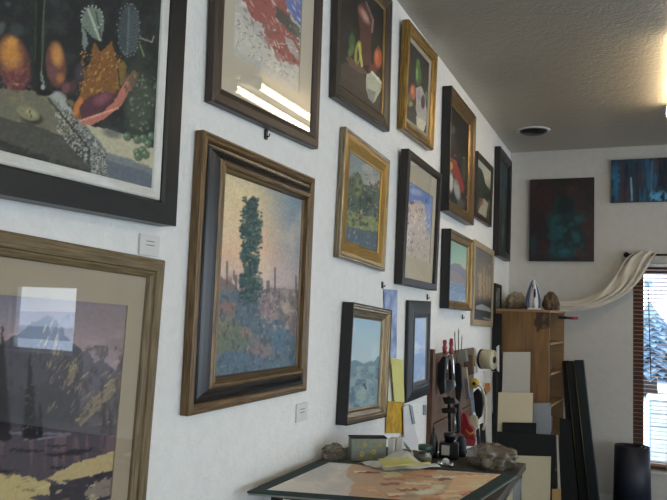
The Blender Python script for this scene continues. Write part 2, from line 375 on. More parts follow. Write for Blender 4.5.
# ------------------------------------------------------------------ paintings on the left wall
def pA(p):
    p.fill('#222629').blot('#363d3a', .06, .06, .5, .75, .8, 2).blot('#2f3a34', .15, .1, .55, .8, .6, 4)
    p.poly([(-400, 20), (0, 88), (50, 92), (60, 100), (78, 118), (92, 150), (0, 118), (-400, 0)], '#6d6c59', j=1)
    p.blot('#857a5c', .12, .2, .5, .75, .7, 5, mask=(p.Y > 90 + .05 * p.X) * (p.Y < 118 + .34 * p.X) * (p.X < 90))
    p.poly([(-400, -20), (0, 117), (40, 127), (89, 147), (92, 176), (0, 146), (-400, 120)], '#494a43')
    p.poly([(-400, 100), (0, 140), (92, 172), (92, 178), (0, 150), (-400, 140)], '#2d2f2c', .9)
    p.blot('#5c5a4c', .3, .3, .5, .8, .5, 6, mask=(p.Y > 120 + .3 * p.X) * (p.X < 90))
    p.ell(31, 117, 14, 8, '#2f2f28', .9, 20).ell(28, 113, 13, 7, '#83835e', 1, 22, .2).ell(31, 113, 7, 4, '#a3a078', .9, 22, .6).line(30, 111, 31, 117, .6, '#3c3c2c')
    # cloth
    p.poly([(104, 150), (158, 166), (160, 200), (106, 186)], '#5f6871', j=1)
    p.poly([(82, 124), (95, 127), (112, 130), (130, 137), (159, 150), (159, 171), (125, 158), (100, 152)], '#b4af90', j=1.5)
    p.poly([(104, 152), (125, 157), (159, 170), (159, 176), (106, 160)], '#7b8181', .8, j=2)
    p.poly([(46, 97), (57, 92), (66, 103), (80, 120), (92, 132), (105, 148), (108, 178), (91, 176), (90, 151), (70, 120)], '#7c8178', j=1.5)
    p.blot('#b5b9b0', .5, .5, .5, .66, .75, 8, mask=(((p.X - 46) * 1.15 + 88 < p.Y + 6) * ((p.X - 46) * 1.15 + 118 > p.Y)) * (p.X > 55) * (p.X < 107) * (p.Y > 100))
    p.blot('#30343a', .8, .8, .52, .64, .9, 9, mask=(((p.X - 46) * 1.15 + 88 < p.Y + 6) * ((p.X - 46) * 1.15 + 118 > p.Y)) * (p.X > 60) * (p.X < 107) * (p.Y > 110))
    p.poly([(48, 95), (58, 92), (68, 106), (74, 116), (60, 104)], '#a3a8a0', .8, j=2)
    p.line(48, 98, 90, 150, 1, '#2c2d2b')
    # fruit
    p.ell(14, 63, 17, 30, '#5f3a37', 1, -10, .15).ell(11, 55, 13, 20, '#c7862f', .95, -12, .7).ell(12, 42, 7, 7, '#d6993a', .8, 0, .8)
    p.ell(15, 78, 12, 12, '#6b3138', .8, 0, .7).blot('#8d5a52', .4, .4, .5, .7, .6, 12, mask=p.box(0, 60, 30, 92, 4)).dabs(14, (0, 35, 24, 88), ['#d19a49', '#8a3f34'], 2, 1, 40, 40, .6, 3)
    p.ell(56, 65, 10.5, 24, '#6b4238', 1, -6, .15).ell(57, 55, 7, 14, '#c48a3e', .95, -6, .7).ell(60, 78, 5, 6, '#a8713a', .8, 0, .7).ell(52, 72, 5, 8, '#6d4b54', .8, 0, .7)
    p.poly([(34, -300), (46, -300), (43, 60), (41, 84), (48, 92), (35, 92), (38, 84), (34, 60)], '#18211c', .95).line(44.5, 0, 41, 80, 1, '#4f5d49').line(36, 0, 35, 60, 1.2, '#323d30').ell(44, 93, 9, 3.4, '#0d1110').ell(43, 87, 2, 2.6, '#9aa39a').line(41, 72, 43.5, 84, 1, '#7c877c')
    p.ell(17, 30, 9, 8, '#3c4a47', .7, 0, .6).ell(0, 29, 5, 9, '#5d6861', .6, 30, .5).ell(8, 4, 3, 3, '#42504f', .8)
    p.ell(66, 88, 5, 7, '#7b4b51', .8, 30, .5).ell(73, 86, 4, 7, '#5b3038', .8, 10, .5).ell(80, 72, 6, 12, '#4f4850', .6, 10, .6).ell(60, 96, 8, 4, '#9da29b', .8, 30)
    # horned melon / shell
    p.poly([(94, 40), (101, 52), (112, 42), (116, 58), (122, 64), (128, 76), (116, 92), (104, 108), (88, 116), (76, 119), (71, 110), (80, 95), (84, 76), (92, 60)], '#7f5629', j=1.5)
    p.dabs(220, (80, 52, 122, 92), ['#b98338', '#a0682c', '#5f3a22', '#cf9f4e', '#7c5128', '#6a4426'], 2, .7, -55, 14, .8, 5)
    p.ell(78, 107, 4, 12, '#c87a34', .9, 20, .5).poly([(79, 108), (88, 97), (105, 91), (118, 95), (110, 106), (92, 117), (82, 119)], '#57343f', j=1).ell(102, 99, 12, 6, '#85505a', .9, -30, .7)
    p.poly([(127, 76), (134, 70), (139, 74), (138, 82), (129, 92), (121, 106), (107, 117), (92, 125), (78, 124), (90, 118), (104, 112), (114, 102), (120, 91)], '#b8705c', j=1).line(80, 121, 118, 108, 1.2, '#d7987f').line(126, 90, 133, 95, .8, '#39302c')
    p.poly([(117, 66), (124, 61), (127, 66), (124, 80), (119, 90), (116, 80)], '#7e6634', j=1).line(118, 68, 120, 88, .8, '#3d3522')
    # leaves
    p.poly([(81, 21), (84, 12), (90, 7), (97, 8), (103, 13), (104, 22), (101, 41), (94, 38), (86, 30)], '#6e7d70', j=1).line(88, 9, 100, 40, 1.4, '#a7b39c').poly([(82, 22), (86, 33), (88, 44), (84, 52), (82, 42)], '#7a8a80', .9, j=1).line(96, 12, 101, 38, .8, '#3c4a40')
    for a in range(14): p.ell(92 + 11 * math.cos(a * .35 + 3.0), 18 + 12 * math.sin(a * .35 + 3.0), 1, 1, '#c0c9c0', .8)
    p.ell(129, 30, 11, 27, '#434d50', 1, 4, .1, j=1).line(129, 8, 127, 54, 1, '#5f7174')
    for k in range(12): p.line(128, 16 + k * 3.2, 120 + (k % 3), 10 + k * 3.4, .5, '#384448', .7).line(128, 16 + k * 3.2, 138, 11 + k * 3.4, .5, '#556266', .7)
    for a in range(26): p.ell(129 + (10.5 + a % 3) * math.cos(a * .24), 30 + (26 + a % 2) * math.sin(a * .24), .8, .8, '#97a3a0', .7)
    p.line(140, 38, 152, 42, .6, '#8b907c').line(152, 42, 154, 36, .6, '#8b907c').line(140, 45, 144, 56, .6, '#7d8a5c')
    # blossoms and grapes
    p.ell(140, 105, 17, 36, '#414e3f', .95, 8, .5, j=3).ell(134, 75, 12, 14, '#3d4a3a', .7, 0, .7, j=3)
    p.dabs(90, (124, 75, 156, 138), ['#6e7f69', '#55664f', '#8f9c85', '#2d382d'], 1.8, 1.2, 60, 60, .8, 9)
    for (x, y) in ((127, 136), (137, 139), (143, 138), (148, 143), (151, 136), (137, 152), (142, 150), (138, 156), (145, 154)):
        p.ell(x + .7, y + .8, 4.6, 4.9, '#2e3d33', .9).ell(x, y, 4, 4.4, '#587057', 1, 0, .4).ell(x - 1, y - 1, 1.5, 1.6, '#8ea487', .8)
    p.ell(112, 133, 12, 6, '#444c50', .7, 15, .6)
    p.tex(.25, .5, .5)
def pB(p):
    p.vg([(285, '#5d5968'), (315, '#77707a'), (340, '#8d7a7c'), (365, '#8e8183'), (420, '#5a555c')])
    p.blot('#7b6b6c', .02, .06, .45, .7, .8, 3, mask=(p.Y < 360)).blot('#a08a84', .03, .12, .55, .75, .6, 4, mask=(p.Y > 320) * (p.Y < 365))
    p.poly([(-400, 300), (-100, 300), (0, 345), (10, 338), (20, 333), (33, 322), (48, 314), (60, 325), (70, 340), (83, 352), (92, 372), (75, 420), (0, 440), (-400, 440)], '#47454c', j=2)
    p.poly([(83, 352), (88, 351), (95, 362), (104, 358), (112, 368), (120, 375), (118, 400), (80, 420)], '#5b565f', j=2)
    p.poly([(116, 372), (124, 355), (140, 338), (140, 440), (60, 440), (62, 425)], '#534d52', j=3)
    p.poly([(0, 400), (60, 375), (80, 412), (90, 430), (0, 440)], '#3f3d42', .8, j=3)
    p.dabs(26, (44, 322, 60, 350), ['#b09568', '#39373e'], 6, .8, 108, 8, .8, 21)
    p.poly([(72, 362), (68, 376), (60, 388), (64, 390), (74, 380), (78, 366)], '#8f7f60', .6, j=4, f=.3)
    p.dabs(110, (48, 345, 82, 412), ['#a8946a', '#857656', '#3d3b41', '#47454c', '#3d3b41'], 5, .6, 118, 10, .8, 22)
    p.poly([(76, 420), (90, 400), (106, 386), (124, 370), (138, 356), (138, 370), (116, 390), (98, 410), (80, 426)], '#8d7d60', .7, j=4, f=.3)
    p.dabs(130, (78, 365, 136, 432), ['#b09b6c', '#7c6c52', '#4b454a', '#534d52', '#433e44'], 6, .7, 140, 10, .8, 23)
    p.blot('#3b383f', .2, .12, .5, .7, .7, 9, mask=(p.Y > 345) * (p.Y < 430))
    # lake and far bank
    p.poly([(-400, 425), (60, 428), (140, 422), (140, 520), (-400, 520)], '#49434a', j=1)
    p.line(-60, 432, 70, 434, 1.4, '#6d6871').line(25, 440, 66, 436, 1, '#77727b').blot('#6b565a', .16, .02, .5, .7, .8, 13, mask=(p.Y > 436) * (p.Y < 478)).blot('#262429', .05, .3, .5, .65, .9, 14, mask=(p.Y > 445) * (p.Y < 476))
    p.poly([(46, 478), (70, 466), (100, 455), (136, 445), (136, 458), (100, 474), (60, 482)], '#a79568', j=2)
    p.poly([(-400, 470), (0, 474), (28, 476), (52, 484), (60, 492), (30, 498), (60, 510), (-400, 530)], '#a79766', j=2.5)
    p.poly([(50, 486), (90, 476), (136, 462), (136, 500), (50, 520)], '#38353c', j=2).poly([(84, 492), (98, 480), (122, 476), (134, 484), (120, 492), (90, 500)], '#7f7469', .9, j=3, f=.3)
    p.dabs(30, (0, 474, 130, 500), ['#c9b98c', '#57503f', '#8c7f62'], 5, 1, 170, 14, .7, 24)
    # spruces
    for (cx, t, b, w) in ((30, 358, 436, 9), (2, 330, 436, 11), (-30, 380, 440, 8), (40, 400, 436, 3), (104, 405, 432, 4), (110, 408, 434, 3)):
        for k in range(16):
            f = k / 15; y = t + (b - t) * f; w_ = w * (.12 + .88 * f)
            p.ell(cx, y, w_, (b - t) / 22 + 1.2, '#1f1e22' if cx < 90 else '#3a343b', .95, 0, .3, j=2.4, seed=k + int(cx))
    p.dabs(26, (22, 380, 39, 430), ['#5c5a5e', '#77716c'], 2, .6, 10, 25, .6, 25)
    p.tex(.14, .5, .5).dabs(60, (30, 316, 74, 372), ['#9c8a68', '#5d5a62', '#3a383f'], 4, .5, 112, 14, .6, 77)
def pC(p):
    p.fill('#aeaaa0').blot('#c3c0b6', .1, .1, .45, .7, 1, 2)
    p.poly([(286, -200), (330, -200), (330, 30), (301, 26), (292, 16), (284, 2)], '#5a70a6', j=1)
    p.poly([(236, -200), (286, -200), (286, 2), (293, 26), (301, 50), (300, 66), (285, 62), (272, 45), (262, 25), (250, 14), (243, 0)], '#93544b', j=3, f=.3)
    p.poly([(267, 35), (280, 50), (288, 62), (279, 62), (270, 50), (264, 38)], '#94453d', .7, j=2, f=.3)
    p.dabs(230, (244, -100, 302, 66), ['#b98378', '#7a3a35', '#b5aaa4', '#c9948a', '#5b4a4a', '#a85c50', '#c9c2ba', '#8a4a42'], 5, .9, 58, 16, .75, 31)
    p.poly([(276, 6), (284, 12), (300, 28), (300, 40), (288, 30), (276, 18)], '#49514a', .9, j=1.5, f=.3).poly([(284, 36), (292, 40), (299, 52), (300, 62), (290, 52)], '#a9a39e', .8, j=1)
    p.poly([(234, 14), (246, 22), (258, 36), (270, 52), (282, 66), (300, 70), (301, 110), (230, 60)], '#b9b5a8', .85, j=2)
    p.dabs(260, (235, 20, 302, 78), ['#4f5344', '#6b6a5a', '#d0cec6', '#8b7d70', '#39392f', '#a9a89c'], 2.4, .6, 40, 60, .7, 32)
    p.poly([(230, 48), (262, 62), (301, 88), (301, 120), (230, 90)], '#aba79d', .9, j=1).tex(.15, .4, .4)
def pD(p):
    p.vg([(150, '#bdb080'), (200, '#c2ad80'), (250, '#c3a07e'), (285, '#b39c92'), (320, '#8d8684')])
    p.lay('#647a88', ss(245, 296, p.X + (p.Y - 200) * -.2) * (1 - ss(240, 300, p.Y)) * .95)
    p.lay('#8e8c8f', ss(255, 300, p.X) * ss(225, 280, p.Y) * .6).blot('#c6b596', .05, .03, .5, .8, .35, 3, mask=p.Y < 280)
    p.ell(262, 150, 45, 40, '#5e7686', .6, 0, .8)
    # ground
    p.poly([(200, 268), (216, 275), (230, 282), (242, 292), (262, 290), (280, 287), (320, 292), (320, 420), (200, 420)], '#66605f', j=2)
    p.blot('#7b5c55', .1, .08, .45, .65, .9, 5, mask=p.box(210, 276, 244, 325, 6)).blot('#46606a', .1, .1, .5, .68, .8, 6, mask=p.box(214, 282, 250, 330, 8))
    p.blot('#8b7a72', .12, .05, .42, .65, .9, 7, mask=p.box(258, 288, 302, 335, 6)).blot('#6c5a66', .2, .06, .5, .7, .8, 8, mask=p.box(258, 290, 302, 345, 6)).ell(287, 308, 6, 10, '#9c8878', .8, -30, .5)
    p.poly([(236, 290), (256, 292), (262, 318), (282, 322), (303, 345), (303, 400), (210, 400), (214, 360), (232, 330)], '#475c68', .85, j=4)
    p.poly([(214, 322), (230, 318), (246, 328), (256, 342), (240, 352), (214, 352)], '#5d6650', .8, j=4).blot('#7d7652', .2, .2, .5, .65, .6, 9, mask=p.box(214, 318, 236, 336, 4))
    p.ell(261, 350, 15, 13, '#7a6664', .8, 20, .7, j=3).ell(246, 333, 9, 6, '#80695c', .8, 20, .6, j=2).ell(280, 340, 12, 16, '#3f6076', .6, 0, .6, j=3)
    p.poly([(210, 355), (240, 352), (280, 362), (303, 352), (303, 400), (210, 400)], '#48606f', .6, j=4)
    p.dabs(220, (215, 285, 303, 378), ['#5b7484', '#7d6c6a', '#46545c', '#6d7868', '#8c7e76', '#384a54'], 2.6, .9, 60, 70, .55, 33)
    for (x, a, b, w) in ((227, 262, 284, 1.6), (236, 276, 288, 2), (234, 271, 280, 1), (275, 268, 290, 1.3), (268, 282, 291, 3), (296, 276, 292, 1), (242, 280, 292, 2), (262, 280, 291, 1)): p.line(x, a, x, b, w, '#4b4a4d', .8)
    # tall tree
    r = random.Random(5)
    for (cx, cy, rx, ry) in ((252, 204, 6, 7), (250, 214, 8, 8), (254, 222, 8, 9), (247, 230, 8, 9), (253, 238, 9, 9), (250, 247, 8, 7), (246, 256, 7, 8), (255, 262, 5, 9), (250, 270, 7, 7), (246, 280, 8, 9), (254, 284, 7, 9), (249, 295, 9, 8)):
        p.ell(cx, cy, rx, ry, '#2f4847', .95, 0, .25, j=3, seed=int(cy))
    for k in range(420):
        y = r.uniform(197, 304); hw = 11 if 212 < y < 248 or y > 272 else 8
        p.ell(251 + r.uniform(-hw, hw), y, r.uniform(1, 2.6), r.uniform(.8, 1.8), r.choice(['#22383a', '#32504d', '#4c6862', '#2b403a', '#22383a']), .8)
    p.line(250, 262, 250, 275, 1.5, '#2b3b38').blot('#3a444a', .35, .2, .55, .7, .7, 61, mask=(p.Y > 292)).blot('#a08c80', .3, .25, .6, .75, .6, 62, mask=p.box(256, 290, 304, 330, 5)).tex(.2, .6, .6)
def pE(p):
    p.fill('#201f1f').blot('#2b2b2c', .05, .05, .5, .8, .8, 2)
    p.poly([(341, 64), (346, 62), (362, 74), (386, 102), (386, 118), (341, 92)], '#3f3731', j=1).poly([(341, 76), (386, 108), (386, 120), (341, 95)], '#302c2a', .9)
    p.poly([(357, 8), (362, 2), (370, 8), (372, 26), (371, 66), (359, 64), (360, 34)], '#4d3029', j=1).ell(364, 15, 4, 12, '#7d5a4e', .9, -28, .4).ell(365, 16, 2.4, 8, '#b58a80', .7, -28, .6).line(366, 2, 373, 20, 1, '#6b5a56').line(373, 20, 372, 32, 1, '#8a6b60')
    p.ell(352, 42, 3.4, 10, '#3d5a33', 1, 0, .4).ell(351, 51, 3, 7, '#506b3a', .9, 15, .4)
    p.ell(358, 53, 3.6, 13, '#8f8c3f', 1, 6, .15).ell(358.4, 54, 1.6, 9, '#2c2a22', .9, 6, .3).line(359, 44, 362, 66, 1.5, '#b0a850')
    p.ell(378, 58, 4.4, 11, '#a8532c', 1, 0, .3).ell(377, 56, 2, 8, '#c9713c', .8, 0, .7).line(378, 50, 378.5, 46, 1, '#58532e').ell(373, 69, 5, 6, '#6d2f2c', .9, 0, .5).ell(384, 66, 3, 9, '#7c2f2a', .8, 0, .5)
    p.poly([(346, 57), (352, 58), (364, 70), (368, 74), (362, 74), (350, 66)], '#6b5040', .7, j=1)
    p.poly([(366, 74), (372, 72), (379, 78), (382.6, 86), (380, 92), (374, 103), (369, 98), (366, 88)], '#a4a58b', j=1).poly([(367, 88), (376, 92), (373, 104), (368, 98)], '#6e7067', .8).line(372, 72, 382, 84, 1.4, '#c4c6ab').tex(.2, .4, .4)
def pF(p):
    p.fill('#2a2b2c').blot('#3a3a38', .1, .08, .5, .75, .6, 2)
    p.poly([(404, 108), (430, 122), (430, 145), (404, 130)], '#3c3d3e')
    p.ell(418, 66, 2.2, 8, '#56773a', 1, 0, .4).ell(418.5, 76, 3.6, 11, '#466634', 1, 0, .4).ell(417, 74, 1, 7, '#8fa862', .7)
    p.ell(413, 92, 3.6, 9, '#9a523a', 1, 0, .4).ell(412.5, 90, 1.6, 5, '#c27a52', .8).ell(409, 100, 2.6, 8, '#5e5f3e', .9, 0, .5)
    p.poly([(416, 88), (421, 86), (425, 96), (427, 112), (426, 126), (418, 124), (416, 110)], '#9a958c', j=.6).ell(423, 102, 2.3, 8, '#4a2c3e', 1, 0, .3).ell(426, 96, 1.5, 5, '#5c7a48', .9).poly([(416, 116), (426, 122), (424, 132), (417, 128)], '#b5b099', j=.6).ell(419, 96, 2, 7, '#7d7394', .6).ell(411, 104, 2, 3, '#8a8f55', .9).tex(.2, .4, .4)
def pG(p):
    p.vg([(150, '#6d7c80'), (185, '#8f968e'), (215, '#5b6752'), (260, '#485358')])
    p.blot('#a8a79c', .06, .09, .5, .7, .7, 3, mask=(p.Y < 200)).ell(375, 182, 9, 6, '#b6a79a', .6, 20, .7, j=2)
    p.poly([(345, 178), (352, 180), (358, 170), (364, 184), (374, 186), (384, 196), (384, 232), (345, 226)], '#4e5f55', j=2)
    p.ell(358, 188, 5, 12, '#7d8154', .9, 0, .6, j=2).ell(353, 184, 4, 14, '#55664c', .9, 0, .5, j=2).ell(365, 200, 6, 14, '#3f5148', .8, 0, .5, j=2).ell(380, 202, 5, 18, '#5b6b5c', .8, 0, .5, j=2).ell(381, 228, 3, 16, '#20292a', .8, 0, .5)
    p.poly([(345, 210), (360, 214), (382, 220), (380, 232), (345, 226)], '#7d8a56', .9, j=2).blot('#a09a66', .3, .3, .5, .7, .6, 4, mask=p.box(347, 212, 374, 230, 3))
    p.line(361, 211, 361.5, 222, 1.6, '#b59a86').poly([(345, 226), (362, 230), (380, 236), (380, 256), (345, 244)], '#4d5e6d', .85, j=2)
    p.blot('#26302b', .3, .2, .52, .68, .75, 63, mask=(p.Y > 178) * (p.Y < 226)).dabs(130, (347, 165, 380, 250), ['#6f7c5c', '#9a9a78', '#44524c', '#7f8a90', '#333f36', '#b0a880'], 2.2, .8, 60, 70, .6, 41).tex(.15, .5, .5)
def pH(p):
    p.vg([(180, '#a9b2c6'), (188, '#6580b6'), (225, '#7b90ba'), (240, '#b8b0a8'), (270, '#c0bab0')])
    p.ell(416, 192, 8, 4, '#a9b6cc', .7, 20, .6).poly([(403, 205), (408, 200), (412, 203), (418, 200), (424, 204), (426, 214), (426, 232), (432, 246), (432, 266), (402, 258)], '#b8aca4', j=1.5, f=.3)
    p.poly([(403, 202), (408, 200), (409, 214), (405, 224), (402, 224)], '#7d5f50', .9, j=1).ell(415, 214, 5, 11, '#c3b0a2', .9, 0, .6, j=1).ell(412, 203, 3, 2, '#8d6d3f', .8).ell(408, 236, 4, 14, '#d1c9c0', .9, 10, .5, j=1)
    p.dabs(110, (403, 200, 430, 262), ['#4a3832', '#e6e2da', '#7a5a4a', '#c5bbb2', '#2f2a2a', '#e6e2da', '#9a7460'], 2, .6, 80, 40, .85, 42)
    p.poly([(402, 248), (433, 258), (433, 270), (402, 262)], '#beb6aa', .7, j=1).dabs(30, (404, 246, 430, 258), ['#7a6a62', '#5b4b46'], 1.5, .6, 60, 60, .6, 43)
def pI(p):
    p.vg([(318, '#8fb3c4'), (335, '#9cb9c2'), (360, '#a5b9bd'), (372, '#7b95a0'), (415, '#6a7f86')])
    p.blot('#b4c8cc', .08, .1, .5, .75, .6, 3, mask=(p.Y < 362)).poly([(348, 362), (356, 360), (364, 364), (372, 362), (378, 356), (384, 362), (384, 375), (348, 375)], '#54788c', .9, j=1.5)
    p.poly([(345, 368), (360, 366), (370, 360), (384, 368), (384, 415), (345, 415)], '#64808c', .8, j=2.5)
    p.blot('#8aa09c', .15, .15, .45, .65, .7, 4, mask=(p.Y > 366)).blot('#41606e', .2, .14, .52, .68, .8, 5, mask=(p.Y > 368)).ell(363, 394, 5, 7, '#9aa49a', .7, 0, .6, j=1.5).line(364, 384, 366, 389, 1, '#2b3b42').dabs(60, (348, 370, 382, 410), ['#4f6a74', '#8ba2a6', '#5c7468', '#7b93a6'], 2.5, .8, 40, 60, .5, 44)
def pJ(p):
    p.vg([(318, '#a6bcd8'), (340, '#9db5d6'), (360, '#8ea9cf'), (384, '#9fb4cc')]).blot('#c3d0e0', .12, .08, .5, .7, .7, 3).blot('#7b97c0', .1, .12, .5, .7, .6, 4, mask=p.Y > 345).tex(.06)
def pK(p):
    p.fill('#1d1c1b').blot('#2c2c2a', .08, .05, .5, .75, .8, 2).ell(453, 130, 3, 5, '#5a5a57', .7, 0, .6).ell(452, 142, 4, 8, '#3c3a36', .8, 0, .6)
    p.ell(451, 166, 2.5, 5, '#a8843a', 1, 0, .5).poly([(453, 160), (457, 163), (461, 176), (465, 188), (463, 194), (457, 182), (453, 172)], '#7d2b26', j=.8).ell(451, 182, 2.5, 11, '#a5a69a', .95, 0, .5).ell(457, 190, 3.5, 12, '#8a8e8c', .9, -10, .5).ell(461, 204, 5, 5, '#50493c', .8, 0, .6).ell(464, 170, 1.5, 12, '#3c4a36', .7).line(450, 158, 456, 162, 1.2, '#8a3a2a').dabs(24, (449, 155, 467, 205), ['#b0a080', '#6a2622', '#4a4a40'], 1.4, .8, 70, 60, .6, 45)
def pL(p):
    p.vg([(155, '#78868a'), (178, '#a09f8e'), (192, '#5f6448'), (215, '#3a3a2c')]).poly([(476, 165), (482, 170), (485, 184), (492, 192), (492, 200), (476, 205)], '#2c3529', j=1).poly([(484, 195), (492, 190), (492, 198), (484, 202)], '#22281f').poly([(478, 212), (484, 198), (488, 204), (486, 218)], '#9a9682', .8).ell(481, 202, 3, 5, '#6b4a34', .8, 0, .6).tex(.2)
def pM(p):
    p.fill('#1e2426').blot('#33403f', .3, .05, .45, .7, .9, 2).ell(504, 205, 2.5, 20, '#4a524c', .6, 0, .7).ell(505, 180, 3, 14, '#2c4452', .7, 0, .7).ell(503, 232, 2, 12, '#56574e', .6, 0, .6).tex(.3, .5, .3)
def pN(p):
    p.vg([(242, '#6f9488'), (258, '#86a898'), (268, '#a6a894'), (280, '#8a7f80'), (292, '#708aa6'), (308, '#6d88a4')])
    p.poly([(446, 268), (453, 263), (459, 264), (468, 272), (468, 284), (446, 280)], '#6b6f80', .9, j=1).poly([(446, 272), (454, 270), (462, 276), (468, 284), (446, 284)], '#8a7c7c', .6, j=1.5).poly([(446, 283), (468, 284), (468, 294), (446, 290)], '#5a7a9a', .8, j=1)
    p.dabs(40, (448, 280, 468, 303), ['#8fa8bb', '#5a7a9c', '#8f8f9c'], 3, .7, 10, 30, .5, 46).dabs(12, (455, 297, 468, 304), ['#b3b3a8'], 1, 2, 0, 20, .6, 47)
def pO(p):
    p.vg([(245, '#5a5a5c'), (268, '#6b655e'), (295, '#6e6150'), (304, '#2d2e33'), (325, '#3a3a3e')])
    for k, (x, t) in enumerate(((481, 268), (484, 262), (487, 270), (489.5, 274), (479.5, 272))): p.ell(x, (t + 300) / 2, 1.3, (300 - t) / 2, '#9a8462', .9, 0, .5, j=.5, seed=k)
    p.dabs(40, (478, 262, 491, 300), ['#b39a72', '#4f463a', '#8a7654'], 2.5, .5, 85, 10, .7, 48).poly([(476, 306), (482, 304), (491, 309), (491, 312), (476, 309)], '#8f8f86', .8).line(484, 318, 491, 320, 1, '#77776f')
def pP(p):
    p.vg([(285, '#3a3c3c'), (320, '#5a5b55'), (352, '#2c2c2a')]).blot('#7b7b72', .4, .2, .5, .7, .6, 2)

GB = 1.42   # board pigments are lighter than they look in the dim room
# A: black framed still life, top left
def q4(y0, y1, z0, z1, ro=0, ti=.01): return ((y0 + y1) / 2, (z0 + z1) / 2, y1 - y0, z1 - z0, ro, ti)
picture('framed_painting', 'large still life of fruit and leaves in a flat black frame with silver edge', 'painting',
        q4(.33, 1.422, 1.784, 2.72, .014, .0), .05,
        [('frame', 'black', [(0, -.048), (0, 0), (.050, 0), (.056, -.006), (.058, -.02), (.058, -.048)]),
         ('silver_fillet', 'silver', [(.056, -.046), (.056, -.012), (.060, -.008), (.081, -.012), (.084, -.018), (.084, -.046)])],
        (.082, .082, .082, .082, -.016), pA, GB * .8, 'oil', res=.003)
# B: mountain print behind glass
zb = at(124, 490, 0, .03)[2]
picture('framed_print', 'mountain lake print with tan mat behind glass in a weathered grey wood frame', 'picture',
        q4(.60, 1.400, zb - .125, 1.720, -.036, .0), .04,
        [('frame', 'greywood', [(0, -.038), (0, -.008), (.004, -.002), (.012, 0), (.03, -.003)] + [(.032, -.008), (.036, -.007), (.044, -.012), (.047, -.016), (.047, -.038)])],
        (.10, .100, .114, .118, -.026), pB, GB * 1.12, 'paper_art', gl=(-.017, .040, 'glassB'), mat_=('tan_mat', .041, -.022), res=.003)
# C: canyon print top
picture('framed_print', 'red canyon cliff print with wide cream mat in a plain dark brown frame', 'picture',
        q4(1.578, 2.277, 2.172, 3.0, .035, .010), .03,
        [('frame', 'darkwood', [(0, -.038), (0, -.006), (.006, 0), (.03, -.001), (.046, -.008), (.050, -.014), (.050, -.038)])],
        (.115, .142, .12, .165, -.026), pC, GB * 1.05, 'paper_art', gl=(-.016, .042, 'glass'), mat_=('cream_mat', .044, -.021), res=.003)
# D: big tree painting
picture('framed_painting', 'tall dark tree against a yellow evening sky, in a wide brown and black frame', 'painting',
        (1.914, 1.6905, .714, .761, .002, .002), .03,
        [('outer_frame', 'walnut', [(0.0000, -.05), (0.0000, -.006), (0.0028, -.001), (0.0074, 0), (0.0102, -.004), (0.0130, -.002), (0.0205, -.003), (0.0251, -.010), (0.0270, -.014), (0.0288, -.05)]),
         ('cove_panel', 'navyblack', [(0.0279, -.049), (0.0279, -.009)] + cove(.0288, -.012, .0640, .024, .55, 7) + [(0.0651, -.049)]),
         ('inner_frame', 'walnut', [(0.0630, -.048), (0.0630, .012), (0.0651, .026), (0.0716, .034), (0.0772, .031), (0.0837, .035), (0.0872, .028), (0.0909, .004), (0.0950, -.006), (0.0950, -.048)])],
        (.093, .093, .093, .093, -.008), pD, GB * 1.12, res=.003)
# E
picture('framed_painting', 'still life of copper jug, pumpkin and white cloth in a dull brown frame', 'painting',
        (2.735, 2.748, .64, .63, .035, .004), .035,
        [('frame', 'oldwood', [(0, -.038), (0, -.006), (.006, 0), (.014, -.002), (.02, -.007), (.05, -.013), (.056, -.011), (.062, -.014), (.062, -.038)]),
         ('gold_fillet', 'goldlight', [(.061, -.036), (.061, -.015), (.07, -.022), (.072, -.036)])],
        (.07, .07, .07, .07, -.026), pE, GB)
# F
picture('framed_painting', 'small still life of green bottle and fruit in a gold frame near the ceiling', 'painting',
        (3.5308, 2.7948, .54, .5573, .0207, .026), .045,
        [('frame', 'gold', [(0, -.038), (0, -.010), (.004, -.004), (.010, 0), (.016, -.003), (.022, -.010), (.044, -.014), (.05, -.011), (.056, -.014), (.06, -.019), (.06, -.038)]),
         ('linen_liner', 'liner', [(.058, -.036), (.058, -.019), (.078, -.024), (.08, -.036)])],
        (.078, .078, .078, .078, -.027), pF, GB)
# G
picture('framed_painting', 'green valley landscape painting in a broad gold panel frame with thin grey-bronze rim', 'painting',
        (2.812, 2.061, .548, .530, -.040, .003), .03,
        [('outer_frame', 'pewter', [(0, -.043), (0, -.008), (.004, -.001), (.009, 0), (.013, -.003), (.017, -.009), (.017, -.043)]),
         ('gold_panel', 'goldpanel', [(.016, -.042), (.016, -.008), (.03, -.006), (.034, -.010), (.074, -.018), (.08, -.024), (.08, -.042)])],
        (.078, .078, .078, .078, -.030), pG, GB * .85)
# H
picture('framed_print', 'white and rust rock spire print under blue sky, pale mat, narrow near-black frame', 'picture',
        (3.6196, 2.0732, .6523, .6791, -.0101, .02), .045,
        [('frame', 'espresso', [(0, -.04), (0, -.003), (.003, 0), (.034, 0), (.037, -.004), (.038, -.04)])],
        (.088, .095, .145, .15, -.024), pH, GB, 'paper_art', gl=(-.012, .03, 'glass'), mat_=('cream_mat', .03, -.019))
# I
picture('framed_painting', 'small pale blue mountain painting in a deep bronze frame with black sides', 'painting',
        (2.8711, 1.3766, .4937, .4891, -.052, .002), .05,
        [('frame_back', 'black', [(0, -.054), (0, -.001), (.004, 0), (.006, -.004), (.006, -.054)]),
         ('frame', 'bronze', [(.005, -.052), (.005, -.003), (.012, -.002), (.016, -.009), (.022, -.009), (.026, -.016), (.042, -.024), (.046, -.023), (.05, -.029), (.058, -.033), (.058, -.052)]),],
        (.056, .056, .056, .056, -.036), pI, GB * .9)
